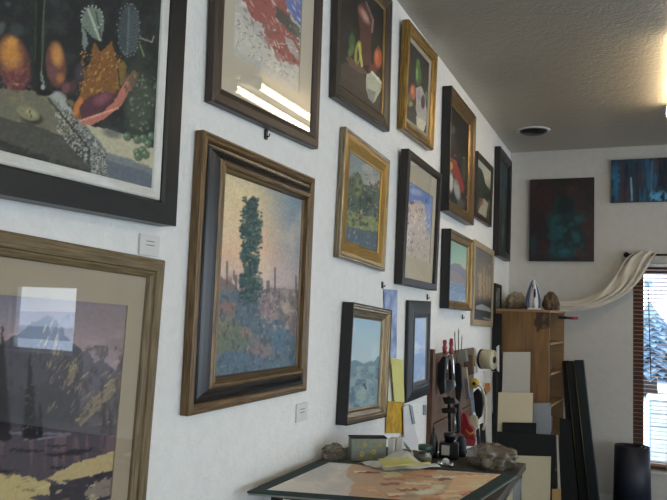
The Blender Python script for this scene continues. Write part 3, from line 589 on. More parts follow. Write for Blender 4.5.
# J: reverse charcoal frame
picture('framed_painting', 'narrow pale blue sky painting in a charcoal frame with wide sloping sides', 'painting',
        (3.7134, 1.403, .4313, .5265, .0111, .002), .03,
        [('outer_frame', 'slope', [(0, -.044), (0, -.022), (.008, -.018), (.055, -.002), (.06, -.002), (.06, -.044)]),
         ('inner_frame', 'black', [(.058, -.042), (.058, 0), (.062, .004), (.070, .003), (.074, -.004), (.088, -.012), (.09, -.016), (.09, -.042)]),
         ('silver_fillet', 'pewter', [(.089, -.041), (.089, -.014), (.094, -.018), (.096, -.041)])],
        (.094, .094, .094, .094, -.022), pJ, GB * .95)
# K
picture('framed_painting', 'dark still life with red and white shapes in a tall black-sided brown frame', 'painting',
        (4.4772, 2.610, .7163, .775, -.002, .002), .06,
        [('frame_back', 'black', [(0, -.058), (0, -.002), (.005, 0), (.008, -.003), (.008, -.058)]),
         ('frame', 'walnut', [(.007, -.056), (.007, -.002), (.02, -.004), (.028, -.010), (.06, -.022), (.068, -.021), (.075, -.026), (.075, -.056)]),
         ('gold_fillet', 'goldlight', [(.074, -.054), (.074, -.026), (.084, -.032), (.086, -.054)])],
        (.084, .084, .084, .084, -.036), pK, GB)
# L
picture('framed_painting', 'small road landscape in a plain brown frame between two taller dark frames near the ceiling', 'painting',
        (5.3439, 2.5544, .614, .4876, -.0023, .0144), .03,
        [('frame', 'darkwood', [(0, -.034), (0, -.003), (.01, 0), (.03, -.006), (.044, -.010), (.046, -.034)])],
        (.044, .044, .044, .044, -.016), pL, GB)
# M
picture('framed_painting', 'tall dark painting in a heavy black frame, farthest on the wall beside the corner', 'painting',
        (6.16, 2.56, .60, .925, -.008, .002), .05,
        [('frame', 'black', [(0, -.048), (0, -.004), (.006, 0), (.05, -.004), (.07, -.014), (.076, -.018), (.076, -.048)])],
        (.074, .074, .074, .074, -.024), pM, GB)
# N
picture('framed_painting', 'blue and violet mountain painting in a honey gold scooped frame with thick black sides', 'painting',
        (4.5066, 1.8741, .655, .488, -.01, .002), .06,
        [('frame_back', 'black', [(0, -.058), (0, -.002), (.005, 0), (.007, -.003), (.007, -.058)]),
         ('frame', 'honeywood', [(.006, -.056), (.006, -.002), (.014, -.004), (.02, -.012), (.042, -.024), (.048, -.023), (.055, -.032), (.055, -.056)])],
        (.054, .054, .054, .054, -.036), pN, GB)
# O
picture('framed_painting', 'dark painting of standing golden stalks in a flat pale wood frame', 'painting',
        (5.4458, 1.8282, .7586, .6273, -.0216, .002), .02,
        [('frame', 'palewood', [(0, -.028), (0, -.002), (.003, 0), (.042, -.002), (.046, -.006), (.046, -.028)])],
        (.045, .045, .045, .045, -.012), pO, GB)
# P
picture('framed_print', 'tiny dark framed picture hanging low in the corner beside the bookcase', 'picture',
        (6.053, 1.5821, .2884, .5742, -.0164, .002), .02,
        [('frame', 'blackmatte', [(0, -.024), (0, 0), (.025, 0), (.028, -.004), (.028, -.024)])],
        (.027, .027, .027, .027, -.01), pP, GB, 'paper_art')

# canvases on the back wall
def canvas(name, label, xa, xb, za, zb_, painter, th=.035):
    t = thing(name, label, 'painting')
    mw = Matrix.Translation(((xa + xb) / 2, YB - .003 - th, (za + zb_) / 2)) @ Matrix.Rotation(-PI / 2, 4, 'Z')
    t.matrix_world = mw
    w, h = xb - xa, zb_ - za
    MB().box((-th, -w / 2, -h / 2), (-.004, w / 2, h / 2)).build('stretcher', 'canvas_side', t)
    artwork('artwork', t, mw, -w / 2, w / 2, -h / 2, h / 2, 0, painter, 'oil', .006, GB, .005)
M['canvas_side'] = mat('painted_canvas_edge', '#1c2024', .7, var=.3, scale=40)
def pP1(p):
    p.fill('#211d20').blot('#342526', .05, .05, .45, .7, .9, 2).ell(545, 200, 14, 22, '#332122', .7, 0, .7, j=4)
    p.poly([(556, 196), (574, 196), (577, 215), (584, 235), (582, 250), (552, 250), (549, 225)], '#122a2e', .9, j=2)
    p.blot('#12444a', .08, .08, .45, .62, .9, 5, mask=p.box(549, 214, 584, 256, 6)).ell(565, 205, 9, 10, '#101e20', .9, 0, .5, j=2)
    p.ell(543, 248, 7, 11, '#382222', .6, 0, .7, j=3).ell(579, 254, 5, 6, '#43221f', .8, 0, .6, j=2).ell(534, 245, 4, 12, '#16393e', .7, 0, .6, j=3).ell(576, 238, 5, 7, '#145258', .7, 0, .6, j=2).ell(564, 253, 6, 5, '#145058', .7, 0, .6, j=2).tex(.3, .3, .3)
def pP2(p):
    p.fill('#153245').blot('#0f1e2e', .25, .02, .42, .62, .95, 2).blot('#1d5878', .16, .03, .5, .7, .8, 4).ell(616, 182, 5, 22, '#1f6a90', .7, 0, .7, j=3)
    p.blot('#3b2a33', .2, .03, .55, .72, .8, 6).line(631, 178, 632, 200, 1, '#6a8ea0').line(652, 162, 651, 200, 1.6, '#28607a').blot('#3d93bd', .3, .3, .45, .6, .9, 7, mask=p.box(648, 192, 668, 202, 3)).ell(640, 178, 4, 14, '#3a2a30', .6, 0, .6, j=2).tex(.25, .4, .2)
a_ = at(531, 180, 1, YB); b_ = at(594, 262, 1, YB)
canvas('abstract_canvas', 'dark red and teal abstract canvas hanging unframed on the back wall', .187, .752, 2.118, 2.882, pP1)
canvas('abstract_canvas', 'wide blue abstract canvas, high on the back wall above the window', .893, 2.02, 2.648, 3.032, pP2)

# ------------------------------------------------------------------ room shell
def struct(name, mb, m, parent=None, **k):
    o = mb.build(name, m, parent, **k)
    if parent is None: o['kind'] = 'structure'
    return o
WT = .16
W1 = (1.075, 2.75, .315, 2.11); W2 = (5.30, 6.42, .89, 1.78)
mb = MB()
for x0, x1, z0, z1 in ((-.2, W1[0], 0, 3.3), (W1[0], W1[1], 0, W1[2]), (W1[0], W1[1], W1[3], 3.3), (W1[1], W2[0], 0, 3.3), (W2[0], W2[1], 0, W2[2]), (W2[0], W2[1], W2[3], 3.3), (W2[1], XR + .2, 0, 3.3)):
    mb.box((x0, YB, z0), (x1, YB + WT, z1))
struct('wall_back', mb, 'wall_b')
struct('wall_left', MB().box((-.2, YR - .2, 0), (0, YB, 3.3)), 'wall')
W3 = [(-3.9, -1.0, .3, 2.8), (-.7, 2.2, .3, 2.8), (2.5, 5.4, .3, 2.8)]
mb = MB(); ys = [YR - .2] + [v for w in W3 for v in w[:2]] + [YB]
for k in range(0, len(ys), 2): mb.box((XR, ys[k], 0), (XR + .2, ys[k + 1], 3.3))
for w in W3: mb.box((XR, w[0], 0), (XR + .2, w[1], w[2])).box((XR, w[0], w[3]), (XR + .2, w[1], 3.3))
struct('wall_right', mb, 'wall')
W4 = (3.0, 5.4, .6, 2.5)
mb = MB().box((0, YR - .2, 0), (W4[0], YR, 3.3)).box((W4[1], YR - .2, 0), (XR, YR, 3.3)).box((W4[0], YR - .2, 0), (W4[1], YR, W4[2])).box((W4[0], YR - .2, W4[3]), (W4[1], YR, 3.3))
struct('wall_rear', mb, 'wall')
struct('floor', MB().box((-.2, YR - .2, -.1), (XR + .2, YB + WT, 0)), 'floor')
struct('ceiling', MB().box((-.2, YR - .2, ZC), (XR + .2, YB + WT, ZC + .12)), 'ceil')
struct('baseboard_back', MB().box((.5, YB - .014, 0), (XR, YB, .09)), 'trim')
struct('baseboard_left', MB().box((0, YR, 0), (.014, 5.8, .09)), 'trim')
M['slat'] = mat('stained_wood_slat', '#b98a6c', .45, var=.2, scale=8, stretch=(1, 30, 30))
M['vinyl'] = mat('window_vinyl', '#d2d4d6', .4, var=.03)
def window(n, plane, a0, a1, z0, z1, mull=(), fm='vinyl', fw=.055):
    """plane: 'back' 'right' 'rear'; frame, sashes, sill, glass"""
    t = bpy.data.objects.new('window_%d' % n, None); COL.objects.link(t); t['kind'] = 'structure'
    def bx(mb, a, b, c, d, e, f):  # a..b along, c..d depth outwards, e..f height
        if plane == 'back': mb.box((a, YB + c, e), (b, YB + d, f))
        if plane == 'right': mb.box((XR + c, a, e), (XR + d, b, f))
        if plane == 'rear': mb.box((a, YR - d, e), (b, YR - c, f))
        return mb
    mb = MB(); bx(mb, a0, a0 + fw, .07, .14, z0, z1); bx(mb, a1 - fw, a1, .07, .14, z0, z1); bx(mb, a0 + fw, a1 - fw, .07, .14, z0, z0 + fw); bx(mb, a0 + fw, a1 - fw, .07, .14, z1 - fw, z1)
    for k in mull: bx(mb, k - .02, k + .02, .075, .135, z0 + fw, z1 - fw)
    mb.build('window_frame', fm, t)
    bx(MB(), a0 + fw, a1 - fw, .10, .104, z0 + fw, z1 - fw).build('pane', 'window_glass', t)
    bx(MB(), a0, a1, -.02, .07, z0 - .0, z0 + .02).build('window_sill', 'cardboard' if fm == 'slat' else 'trim', t)
M['cardboard'] = mat('grey_board_core', '#8a8a80', .9)
M['darkslat'] = mat('dark_stained_frame', '#4a3226', .5, var=.2, scale=8)
window(1, 'back', *W1, fm='darkslat', fw=.085); window(2, 'back', *W2); window(3, 'right', *W3[0], mull=(-2.4,)); window(4, 'right', *W3[1], mull=(.6,)); window(5, 'rear', *W4, mull=(3.8, 4.6)); window(6, 'right', *W3[2], mull=(3.95,))

# ------------------------------------------------------------------ more materials
M['cord'] = mat('blind_cord', '#c9c2b4', .7)
M['darkmetal'] = mat('dark_metal', '#222327', .35, .7)
M['chrome'] = mat('chrome', '#c8ccd0', .18, 1, var=.05)
M['steel'] = mat('brushed_steel', '#9ea4aa', .35, .9)
M['white_plastic'] = mat('white_plastic', '#d9dadb', .35, var=.04)
M['blue_plastic'] = mat('blue_plastic', '#1d2c66', .3, var=.15)
M['black_plastic'] = mat('black_plastic', '#141517', .35, var=.2)
M['red_plastic'] = mat('red_plastic', '#8e1f22', .35, var=.2)
M['yellow_plastic'] = mat('yellow_plastic', '#d6b53a', .4)
M['orange_plastic'] = mat('orange_plastic', '#c07a35', .5)
M['green_metal'] = mat('green_painted_metal', '#2f4a3c', .4)
M['clear_tag'] = mat('bluegrey_plastic', '#9fb3c6', .4)
M['tagplastic'] = mat('pale_blue_translucent_plastic', '#c5dcf0', .5, trans=.85)
M['film'] = mat('crumpled_film', '#857865', .18, var=.3, scale=20, alpha=.6, spec=.9)
M['cloth'] = mat('muslin_cloth', '#ddd6c8', .9, var=.08, scale=12, bump=.2)
M['brown_cloth'] = mat('brown_cloth', '#6b5644', .95, var=.35, scale=14, bump=.4)
M['beige_cloth'] = mat('beige_cloth', '#b3a894', .95, var=.2, scale=14, bump=.3)
M['matwhite'] = mat('pale_grey_mat_board', '#c0beb4', .9, var=.03)
M['matcream'] = mat('cream_board', '#d9ccae', .9, var=.03)
M['matgrey'] = mat('bluegrey_board', '#8f9499', .9, var=.04)
M['matblack'] = mat('black_board', '#141618', .85, var=.15)
M['mativory'] = mat('ivory_board', '#c2bb9f', .9, var=.04)
M['kraft'] = mat('kraft_board', '#a98a5a', .9)
M['green_mat'] = mat('dark_green_mat_board', '#2c4040', .85, var=.1)
M['cardboard'] = mat('grey_board_core', '#8a8a80', .9)
M['paper'] = mat('white_paper', '#d5d3cb', .85, var=.05, scale=15)
M['yellow_paper'] = mat('pale_yellow_paper', '#d8d386', .85, var=.05, scale=15)
M['yellow_card'] = mat('golden_yellow_card', '#cfa52a', .8, var=.35, scale=22, c2='#a8822a')
M['blue_print'] = mat('blue_tinted_film', '#9fb1d6', .4, var=.4, scale=14, c2='#5c6f9c')
M['panel_dark'] = mat('dark_green_vinyl', '#101a1c', .4, var=.3, scale=6)
M['brass'] = mat('brass_edge', '#6e6446', .4, .5)
M['navy'] = mat('navy_vinyl', '#131a2c', .5, var=.3, scale=5)
M['table_wood'] = mat('worn_table_board', '#4b443c', .7, var=.3, scale=10)
M['peg'] = mat('brown_board', '#75604f', .8, var=.25, scale=20, stretch=(1, 1, 12))
M['strip'] = mat('stained_strip', '#5c3b26', .6, var=.3, scale=20)
M['bag'] = glass('thin_plastic_film', .25, (.80, .77, .70), 3.0)
M['jar_glass'] = glass('jar_glass', .05, (.75, .8, .76), 2.0)
M['floral'] = mat('grey_green_card', '#76807a', .7, var=.2, scale=50, c2='#8b8f78')
M['petal'] = mat('flower_print', '#b9a860', .8)
M['switch'] = mat('tag_card', '#dcdcd8', .6, var=.03)
M['grey_ink'] = mat('grey_print', '#77777a', .8)
def wood_panel():
    m, nt, N, L, B = nm('stained_plywood')
    tc = N.new('ShaderNodeTexCoord'); mp = N.new('ShaderNodeMapping'); mp.inputs['Scale'].default_value = (16, 16, 1.2); L.new(tc.outputs['Object'], mp.inputs[0])
    nz = N.new('ShaderNodeTexNoise'); nz.inputs['Scale'].default_value = 2.2; nz.inputs['Detail'].default_value = 6; nz.inputs['Distortion'].default_value = .6; L.new(mp.outputs[0], nz.inputs[0])
    cr = N.new('ShaderNodeValToRGB'); cr.color_ramp.elements[0].position = .3; cr.color_ramp.elements[1].position = .7
    cr.color_ramp.elements[0].color = (*lin('#6a4c2e'), 1); cr.color_ramp.elements[1].color = (*lin('#8a683f'), 1); L.new(nz.outputs[0], cr.inputs[0])
    # spilled stain near the top right corner of the panel
    n2 = N.new('ShaderNodeTexNoise'); n2.inputs['Scale'].default_value = 11; n2.inputs['Detail'].default_value = 4; L.new(tc.outputs['Object'], n2.inputs[0])
    sp = N.new('ShaderNodeSeparateXYZ'); L.new(tc.outputs['Object'], sp.inputs[0])
    def rng(sock, a, b, c_, d):
        r = N.new('ShaderNodeMapRange'); r.clamp = True
        for i, v in enumerate((a, b, c_, d)): r.inputs[i + 1].default_value = v
        L.new(sock, r.inputs[0]); return r.outputs[0]
    def mul(a, b):
        q = N.new('ShaderNodeMath'); q.operation = 'MULTIPLY'; L.new(a, q.inputs[0]); L.new(b, q.inputs[1]); return q.outputs[0]
    k = mul(rng(sp.outputs[2], 1.26, 1.54, 0, 1), rng(sp.outputs[0], .22, .34, 0, 1))
    ad = N.new('ShaderNodeMath'); ad.operation = 'ADD'; L.new(k, ad.inputs[0]); L.new(n2.outputs[0], ad.inputs[1])
    st = rng(ad.outputs[0], 1.33, 1.43, 0, .9)
    mx = N.new('ShaderNodeMixRGB'); L.new(st, mx.inputs[0]); L.new(cr.outputs[0], mx.inputs[1]); mx.inputs[2].default_value = (*lin('#33241c'), 1)
    L.new(mx.outputs[0], B.inputs['Base Color']); B.inputs['Roughness'].default_value = .6
    return m
M['plywood'] = wood_panel()
M['shelfwood'] = mat('shelf_wood', '#9c7d59', .65, var=.2, scale=6, stretch=(1, 8, 8))

# ------------------------------------------------------------------ window blind, rod and swag
bl = thing('venetian_blind', 'brown wooden venetian blind with open slats inside the tall window', 'blind', (W1[0], YB, W1[2]))
def loc(o, *p): return tuple(a - b for a, b in zip(p, o.location))
def Tl(o): return Matrix.Translation(-o.location)
x0, x1 = W1[0] + .004, W1[1] - .006
mb = MB(Tl(bl)); z = W1[2] + .10; k = 0
while z < W1[3] - .05:
    zz = z; a = .004
    mb.add([(x0, YB + .006, zz + a), (x1, YB + .006, zz + a), (x1, YB + .056, zz - a), (x0, YB + .056, zz - a), (x0, YB + .006, zz + a + .0022), (x1, YB + .006, zz + a + .0022), (x1, YB + .056, zz - a + .0022), (x0, YB + .056, zz - a + .0022)],
           [(0, 3, 2, 1), (4, 5, 6, 7), (0, 1, 5, 4), (1, 2, 6, 5), (2, 3, 7, 6), (3, 0, 4, 7)])
    z += .0355; k += 1
mb.build('slats', 'slat', bl)
MB(Tl(bl)).box((x0, YB + .004, W1[3] - .034), (x1, YB + .06, W1[3] - .004)).build('head_rail', 'vinyl', bl)
MB(Tl(bl)).box((x0, YB + .008, W1[2] + .06), (x1, YB + .054, W1[2] + .08)).build('bottom_rail', 'slat', bl)
for xx in (W1[0] + .26, W1[1] - .3):
    MB(Tl(bl)).tube([(xx, YB + .004, W1[2] + .04), (xx, YB + .004, W1[3] - .06)], .0012, 6).build('ladder_cord', 'cord', bl)
p0 = at(648, 283, 1, YB - .01); p1 = at(651, 378, 1, YB - .01)
w_ = MB(Tl(bl)).tube([p0, p1], .004, 8).build('tilt_wand', 'black_plastic', bl)
c0 = at(644.3, 279.3, 1, YB - .02); c1 = at(652.6, 287.5, 1, YB - .02)
MB(Tl(bl)).box((c0[0], YB - .02, c1[2]), (c1[0], YB - .008, c0[2])).build('cord_weight', 'tagplastic', bl, bevel=.002)

RY = YB - .075
ra = at(628.5, 254.8, 1, RY); 
rd = thing('curtain_rod', 'thin dark metal curtain rod with a ball end above the tall window', 'curtain rod', ra)
MB(Tl(rd)).tube([ra, (2.92, RY, ra[2])], .009, 12).build('rod', 'darkmetal', rd)
MB(Tl(rd)).ball(ra + np.array([-.018, 0, 0]), .024).build('finial', 'darkmetal', rd); MB(Tl(rd)).ball((2.94, RY, ra[2]), .024).build('finial', 'darkmetal', rd)
for xx in (1.12, 2.8):
    MB(Tl(rd)).tube([(xx, YB - .001, ra[2] - .015), (xx, YB - .05, ra[2] - .015), (xx, RY, ra[2] - .009)], .006, 8).box((xx - .012, YB - .006, ra[2] - .045), (xx + .012, YB - .001, ra[2] + .02)).build('bracket', 'darkmetal', rd)
top = [(636, 251), (626, 258), (619, 270), (609, 283), (595, 294), (578, 301), (562, 302), (548, 301)]
bot = [(658, 252), (652, 260), (646, 271), (638, 283), (625, 295), (607, 304.5), (586, 309.5), (550, 311)]
def interp(P, t):
    s = t * (len(P) - 1); i = min(int(s), len(P) - 2); f = s - i
    p0, p1, p2, p3 = P[max(i - 1, 0)], P[i], P[i + 1], P[min(i + 2, len(P) - 1)]
    return tuple(.5 * ((2 * p1[k]) + (-p0[k] + p2[k]) * f + (2 * p0[k] - 5 * p1[k] + 4 * p2[k] - p3[k]) * f * f + (-p0[k] + 3 * p1[k] - 3 * p2[k] + p3[k]) * f ** 3) for k in range(len(p1)))
nt_, ns_ = 70, 46; vs = []; fs = []
for i in range(nt_ + 1):
    t = i / nt_; A, B_ = interp(top, t), interp(bot, t)
    yb = RY - .02 - .25 * max(0, t - .45) ** 1.2
    for j in range(ns_ + 1):
        s = j / ns_; ph = 2 * PI * (4.3 * s + .5 * math.sin(3.5 * t + 5 * s) + .3 * math.sin(7 * t)); am = (.026 + .012 * math.sin(9 * s + 4 * t)) * (1 - .3 * t)
        px, py = A[0] + (B_[0] - A[0]) * s, A[1] + (B_[1] - A[1]) * s
        q = at(px, py, 1, yb); q = q + np.array([0, am * math.sin(ph) - .03 * math.sin(PI * s) * (1 if t < .9 else .4), .006 * math.cos(ph * .7)])
        vs.append(q)
for i in range(nt_):
    for j in range(ns_): a = i * (ns_ + 1) + j; fs.append((a, a + 1, a + ns_ + 2, a + ns_ + 1))
mb = MB(); mb.sm = True; mb.add(vs, fs)
o = mb.build('curtain_swag', 'cloth', None, solid=.004, sub=1)
tag(o, 'off-white muslin swag draped from the curtain rod across to the top of the bookcase', 'curtain')

# ------------------------------------------------------------------ bookcase and what lies on it
BX0, BX1, BY0, BY1 = .03, .462, 5.9, 6.67
BZ = at(527, 309.5, 1, 5.95)[2]
bk = thing('bookcase', 'tall plywood bookcase with dark spilled stain on its side, in the corner', 'bookcase', (BX0, BY0, 0), (0, 0, 0))
T = Tl(bk)
MB(T).box((BX0, BY0, 0), (BX1, BY0 + .02, BZ - .02)).build('side_panel', 'plywood', bk)
MB(T).box((BX0, BY1 - .02, 0), (BX1, BY1, BZ - .02)).build('side_panel', 'shelfwood', bk)
MB(T).box((BX0, BY0 - .006, BZ - .02), (BX1 + .006, BY1 + .004, BZ)).build('top_panel', 'shelfwood', bk, bevel=.002)
MB(T).box((BX0, BY0 + .02, .02), (BX0 + .01, BY1 - .02, BZ - .02)).build('back_panel', 'shelfwood', bk)
SZ = []
for py in (341, 369, 398, 430, 462):
    z = at(563, py, 1, BY1 - .05)[2]; SZ.append(z)
    MB(T).box((BX0 + .01, BY0 + .02, z - .018), (BX1 - .004, BY1 - .02, z)).build('shelf', 'shelfwood', bk)
    MB(T).box((BX1 - .002, BY0 + .002, z - .016), (BX1 + .014, BY0 + .045, z + .002)).build('shelf_bracket', 'steel', bk)
MB(T).box((BX0 + .01, BY0 + .02, .03), (BX1 - .004, BY1 - .02, .05)).build('shelf', 'shelfwood', bk)

bk.rotation_euler = (0, 0, math.radians(-3.4))
# iron standing on its heel
ic = at(533.5, 309.3, 1, 6.02); s_ = (ic - O) @ AF / F
ir = thing('clothes_iron', 'white and navy clothes iron standing upright on top of the bookcase', 'iron', (ic[0], 6.02, BZ), (0, 0, math.radians(14)))
H_ = 32 * s_; Wd = 8 * s_
def tear(sc_, n=12):
    pts = [(-Wd * .82 * sc_, 0)]
    for i in range(n + 1):
        t = i / n; pts.append((-Wd * sc_ * math.cos(t * PI / 2) ** .75 if t < 1 else 0, H_ * (.10 + .90 * t * (1 if sc_ == 1 else .97))))
    return pts + [(-x, z) for x, z in pts[::-1][1:]]
def tearmb(sc_, y0, y1, sh=1.0):
    P0 = tear(sc_); mb = MB(); k = len(P0)
    vs = [(x, y0, z) for x, z in P0] + [(x * sh, y1, .01 + z * sh) for x, z in P0]
    mb.sm = False
    mb.add(vs, [list(range(k)), [k + i for i in range(k)][::-1]] + [(i, k + i, k + (i + 1) % k, (i + 1) % k) for i in range(k)]); return mb
tearmb(1, .045, .038).build('soleplate', 'steel', ir)
tearmb(.98, .038, .005, .92).build('skirt', 'blue_plastic', ir, bevel=.003)
ir_body = tearmb(.60, .006, -.02, .85).build('body', 'white_plastic', ir, bevel=.004)
ir_handle = MB().tube([(0, -.012, H_ * .80), (0, -.045, H_ * .78), (0, -.062, H_ * .66), (0, -.064, H_ * .4), (0, -.055, H_ * .18), (0, -.015, H_ * .10)], [.010, .012, .013, .014, .015, .015], 12).build('handle', 'white_plastic', ir)
MB().tube([(0, -.078, H_ * .64), (0, -.082, H_ * .5), (0, -.078, H_ * .38)], [.006, .009, .006], 10).build('handle_grip', 'black_plastic', ir_handle)
MB().lathe([(.016, 0), (.018, .006), (.014, .014)], (0, -.022, H_ * .74), (0, -1, 0)).build('dial', 'black_plastic', ir_body)
MB().box((-Wd * .8, -.05, 0), (Wd * .8, .03, .014)).build('heel_rest', 'white_plastic', ir, bevel=.004)

def blobcloth(name, label, cat, c, r, m, seed, noise=.5, freq=2.2):
    c = Vector([float(v) for v in c]); mb = MB(); mb.ball((0, 0, 0), r, 72, 40, noise=noise, seed=seed, freq=freq)
    zmin = -r[2] * .75
    mb.v = [Vector((v.x, v.y, max(v.z, zmin) - zmin + .001)) for v in mb.v]
    o = mb.build(name, m, None, sub=1); o.location = c
    from mathutils import noise as mn
    for v in o.data.vertices:
        an = math.atan2(v.co.y, v.co.x); hh = min(1, max(0, v.co.z / (r[2] * 1.7)))
        k = math.sin(an * 7 + 4 * mn.noise(v.co * 9 + Vector((seed, 0, 0))) + seed) * .5 + math.sin(an * 13 + 5 * mn.noise(v.co * 14)) * .25
        sc_ = 1 + .26 * k * (1.05 - hh) + .12 * (1 - hh) ** 2
        v.co.x *= sc_; v.co.y *= sc_
        if v.co.z > .004: v.co.z += r[2] * .25 * mn.noise(Vector((v.co.x * 30, v.co.y * 30, seed)))
        v.co.z = max(v.co.z, .001)
    tag(o, label, cat); return o
q = at(549, 300, 1, 6.05)
blobcloth('cloth_bundle', 'crumpled brown cloth bundle right of the iron on the bookcase', 'cloth', (q[0] + .012, 6.10, BZ), (.060, .09, .085), 'brown_cloth', 3, .25)
q = at(515, 300, 1, 6.2)
blobcloth('cloth_bundle', 'crumpled beige cloth bundle left of the iron, in the corner on the bookcase', 'cloth', (q[0] - .012, 6.34, BZ), (.090, .16, .085), 'beige_cloth', 8, .25)
q = at(524, 302, 1, 6.0)
blobcloth('cloth_bundle', 'small dark brown rag lying right behind the iron', 'cloth', (q[0] + .055, 6.30, BZ), (.042, .06, .085), 'brown_cloth', 15)
q0 = at(567, 317.8, 1, 6.3); q1 = at(578, 318.3, 1, 6.3)
t = thing('hand_brush', 'small red handled brush sticking out from the top shelf of the bookcase', 'brush', q0)
MB(Tl(t)).tube([q0, q0 + (q1 - q0) * .35, q1], [.010, .012, .012], 10).build('handle', 'red_plastic', t)
MB(Tl(t)).box(q0 + np.array([-.07, -.012, -.012]), q0 + np.array([.0, .012, .012])).build('brush_head', 'black_plastic', t)
# support for that brush: lies on shelf edge bracket
# things on shelves
for (px, py, z_i, m, lab, w, h) in ((558, 364, 1, 'brown_cloth', 'brown folded cloth on the second shelf of the bookcase', .10, .10), (558, 424, 3, 'clear_tag', 'pale blue plastic pack on a low shelf of the bookcase', .10, .14)):
    z = SZ[z_i]; o = MB().box((BX1 - .14, 6.10, z + .001), (BX1 - .03, 6.45, z + h)).build('folded_cloth' if m == 'brown_cloth' else 'plastic_pack', m, bevel=.012); tag(o, lab, 'cloth' if m == 'brown_cloth' else 'pack')

# ------------------------------------------------------------------ boards leaning on the bookcase
def board(px0, px1, pyt, y, m, label, th=.005, lean=.05, pyt2=None, z0=0.0):
    a = at(px0, pyt, 1, y); b = at(px1, pyt2 or pyt, 1, y)
    yb = y - lean
    poly = [(a[0], yb, z0), (b[0], yb, z0), (b[0], y, b[2]), (a[0], y, a[2])]
    o = MB().prism(poly, (0, 1, 0), 0, th).build('mat_board' if th < .01 else 'panel', m); return tag(o, label, 'mat board')
board(503, 530.5, 352, 5.86, 'matwhite', 'pale grey mat board, tallest of the boards leaning on the bookcase')
board(533.5, 551, 403, 5.83, 'matgrey', 'blue-grey mat board leaning behind the cream one on the bookcase side', lean=.05)
board(498.4, 533, 392.2, 5.79, 'matcream', 'cream mat board leaning between the pale grey board and the black boards', pyt2=393)
board(502.3, 536.3, 422.3, 5.76, 'matblack', 'narrower black mat board rising above the wide black one', pyt2=423)
board(497, 556, 431.5, 5.73, 'matblack', 'widest black mat board in the stack beside the bookcase', pyt2=435)
board(508, 551, 455.4, 5.69, 'mativory', 'ivory mat board at the front of the leaning boards', pyt2=456.5)
a = at(556.3, 435, 1, 5.86)
o = MB().prism([(a[0], 5.86, a[2]), (a[0] + .012, 5.86, a[2]), (a[0] + .055, 5.82, 0), (a[0] + .03, 5.82, 0)], (0, 1, 0), 0, .01).build('mat_board', 'matwhite'); tag(o, 'thin white offcut standing right of the black boards', 'mat board')
board(552, 561, 489, 5.66, 'kraft', 'short brown kraft board at the foot of the leaning boards', lean=.02)
o = MB().box((.012, 5.84, 0), (.09, 5.852, 1.62)).build('mat_board', 'matblack'); tag(o, 'narrow black board standing upright between the wall and bookcase', 'mat board')

def leaner(t0, t1, b0, b1, y, th, label):
    A0, A1, B0, B1 = at(*t0, 1, y), at(*t1, 1, y), at(*b0, 1, y), at(*b1, 1, y)
    def down(A, B): return A + (B - A) * (A[2] / (A[2] - B[2]))
    B0, B1 = down(A0, B0), down(A1, B1)
    z_ = max(B0[2], 0); t = thing('folding_panel', label, 'panel', (B0[0], y, 0), group=None)
    MB(Tl(t)).prism([B0, B1, A1, A0], (0, 1, 0), 0, th).build('panel_body', 'panel_dark', t, bevel=.008)
    r = .004
    MB(Tl(t)).tube([A0 + np.array([.0, -.003, -.01]), B0 + np.array([0, -.003, .005])], r, 6).build('edge_trim', 'brass', t)
    return t
leaner((562, 361), (568.5, 360.5), (571, 500), (581, 500), 6.47, .05, 'leftmost of three tall dark green panels leaning by the bookcase')
leaner((566.5, 361), (575, 361), (580, 500), (590.5, 500), 6.40, .05, 'middle one of three tall dark green panels leaning by the bookcase')
leaner((574, 360), (584, 360), (589, 500), (599.5, 500), 6.34, .05, 'rightmost of three tall dark green panels leaning by the bookcase')
a = at(556, 418, 1, 6.3); b = at(570, 420, 1, 6.3)
o = MB().prism([(.515, 6.28, 0), (b[0] + .08, 6.28, 0), (b[0], 6.32, b[2]), (.505, 6.32, a[2])], (0, 1, 0), 0, .01).build('black_panel', 'matblack'); tag(o, 'low black flat board standing behind the leaning green panels', 'case')  # flat black board added to fill the dark area behind the panels

# navy roll
c0 = at(612, 447, 1, 6.35); c1 = at(650.5, 447, 1, 6.35); cx = (c0[0] + c1[0]) / 2; r0 = (c1[0] - c0[0]) / 2; zt = c0[2] * .5 + c1[2] * .5
t = thing('vinyl_roll', 'thick navy roll standing on the floor under the window edge', 'roll', (cx, 6.42, 0))
turns = 3.0; n = 150; vs = []; fs = []
for i in range(n + 1):
    f = i / n; an = 2 * PI * turns * f + 1.2
    for zz, rr in ((0, 1.10), (zt * .5, 1.05), (zt, 1.0)):
        r_ = (r0 * (.42 + .58 * f)) * rr; vs.append((r_ * math.cos(an), r_ * math.sin(an), zz))
for i in range(n):
    for k in range(2): a = i * 3 + k; fs.append((a, a + 3, a + 4, a + 1))
mb = MB(); mb.sm = True; mb.add(vs, fs); mb.build('rolled_sheet', 'navy', t, solid=.006)
MB().tube([(0, 0, 0), (0, 0, zt - .02)], r0 * .40, 28).build('core', 'navy', t)

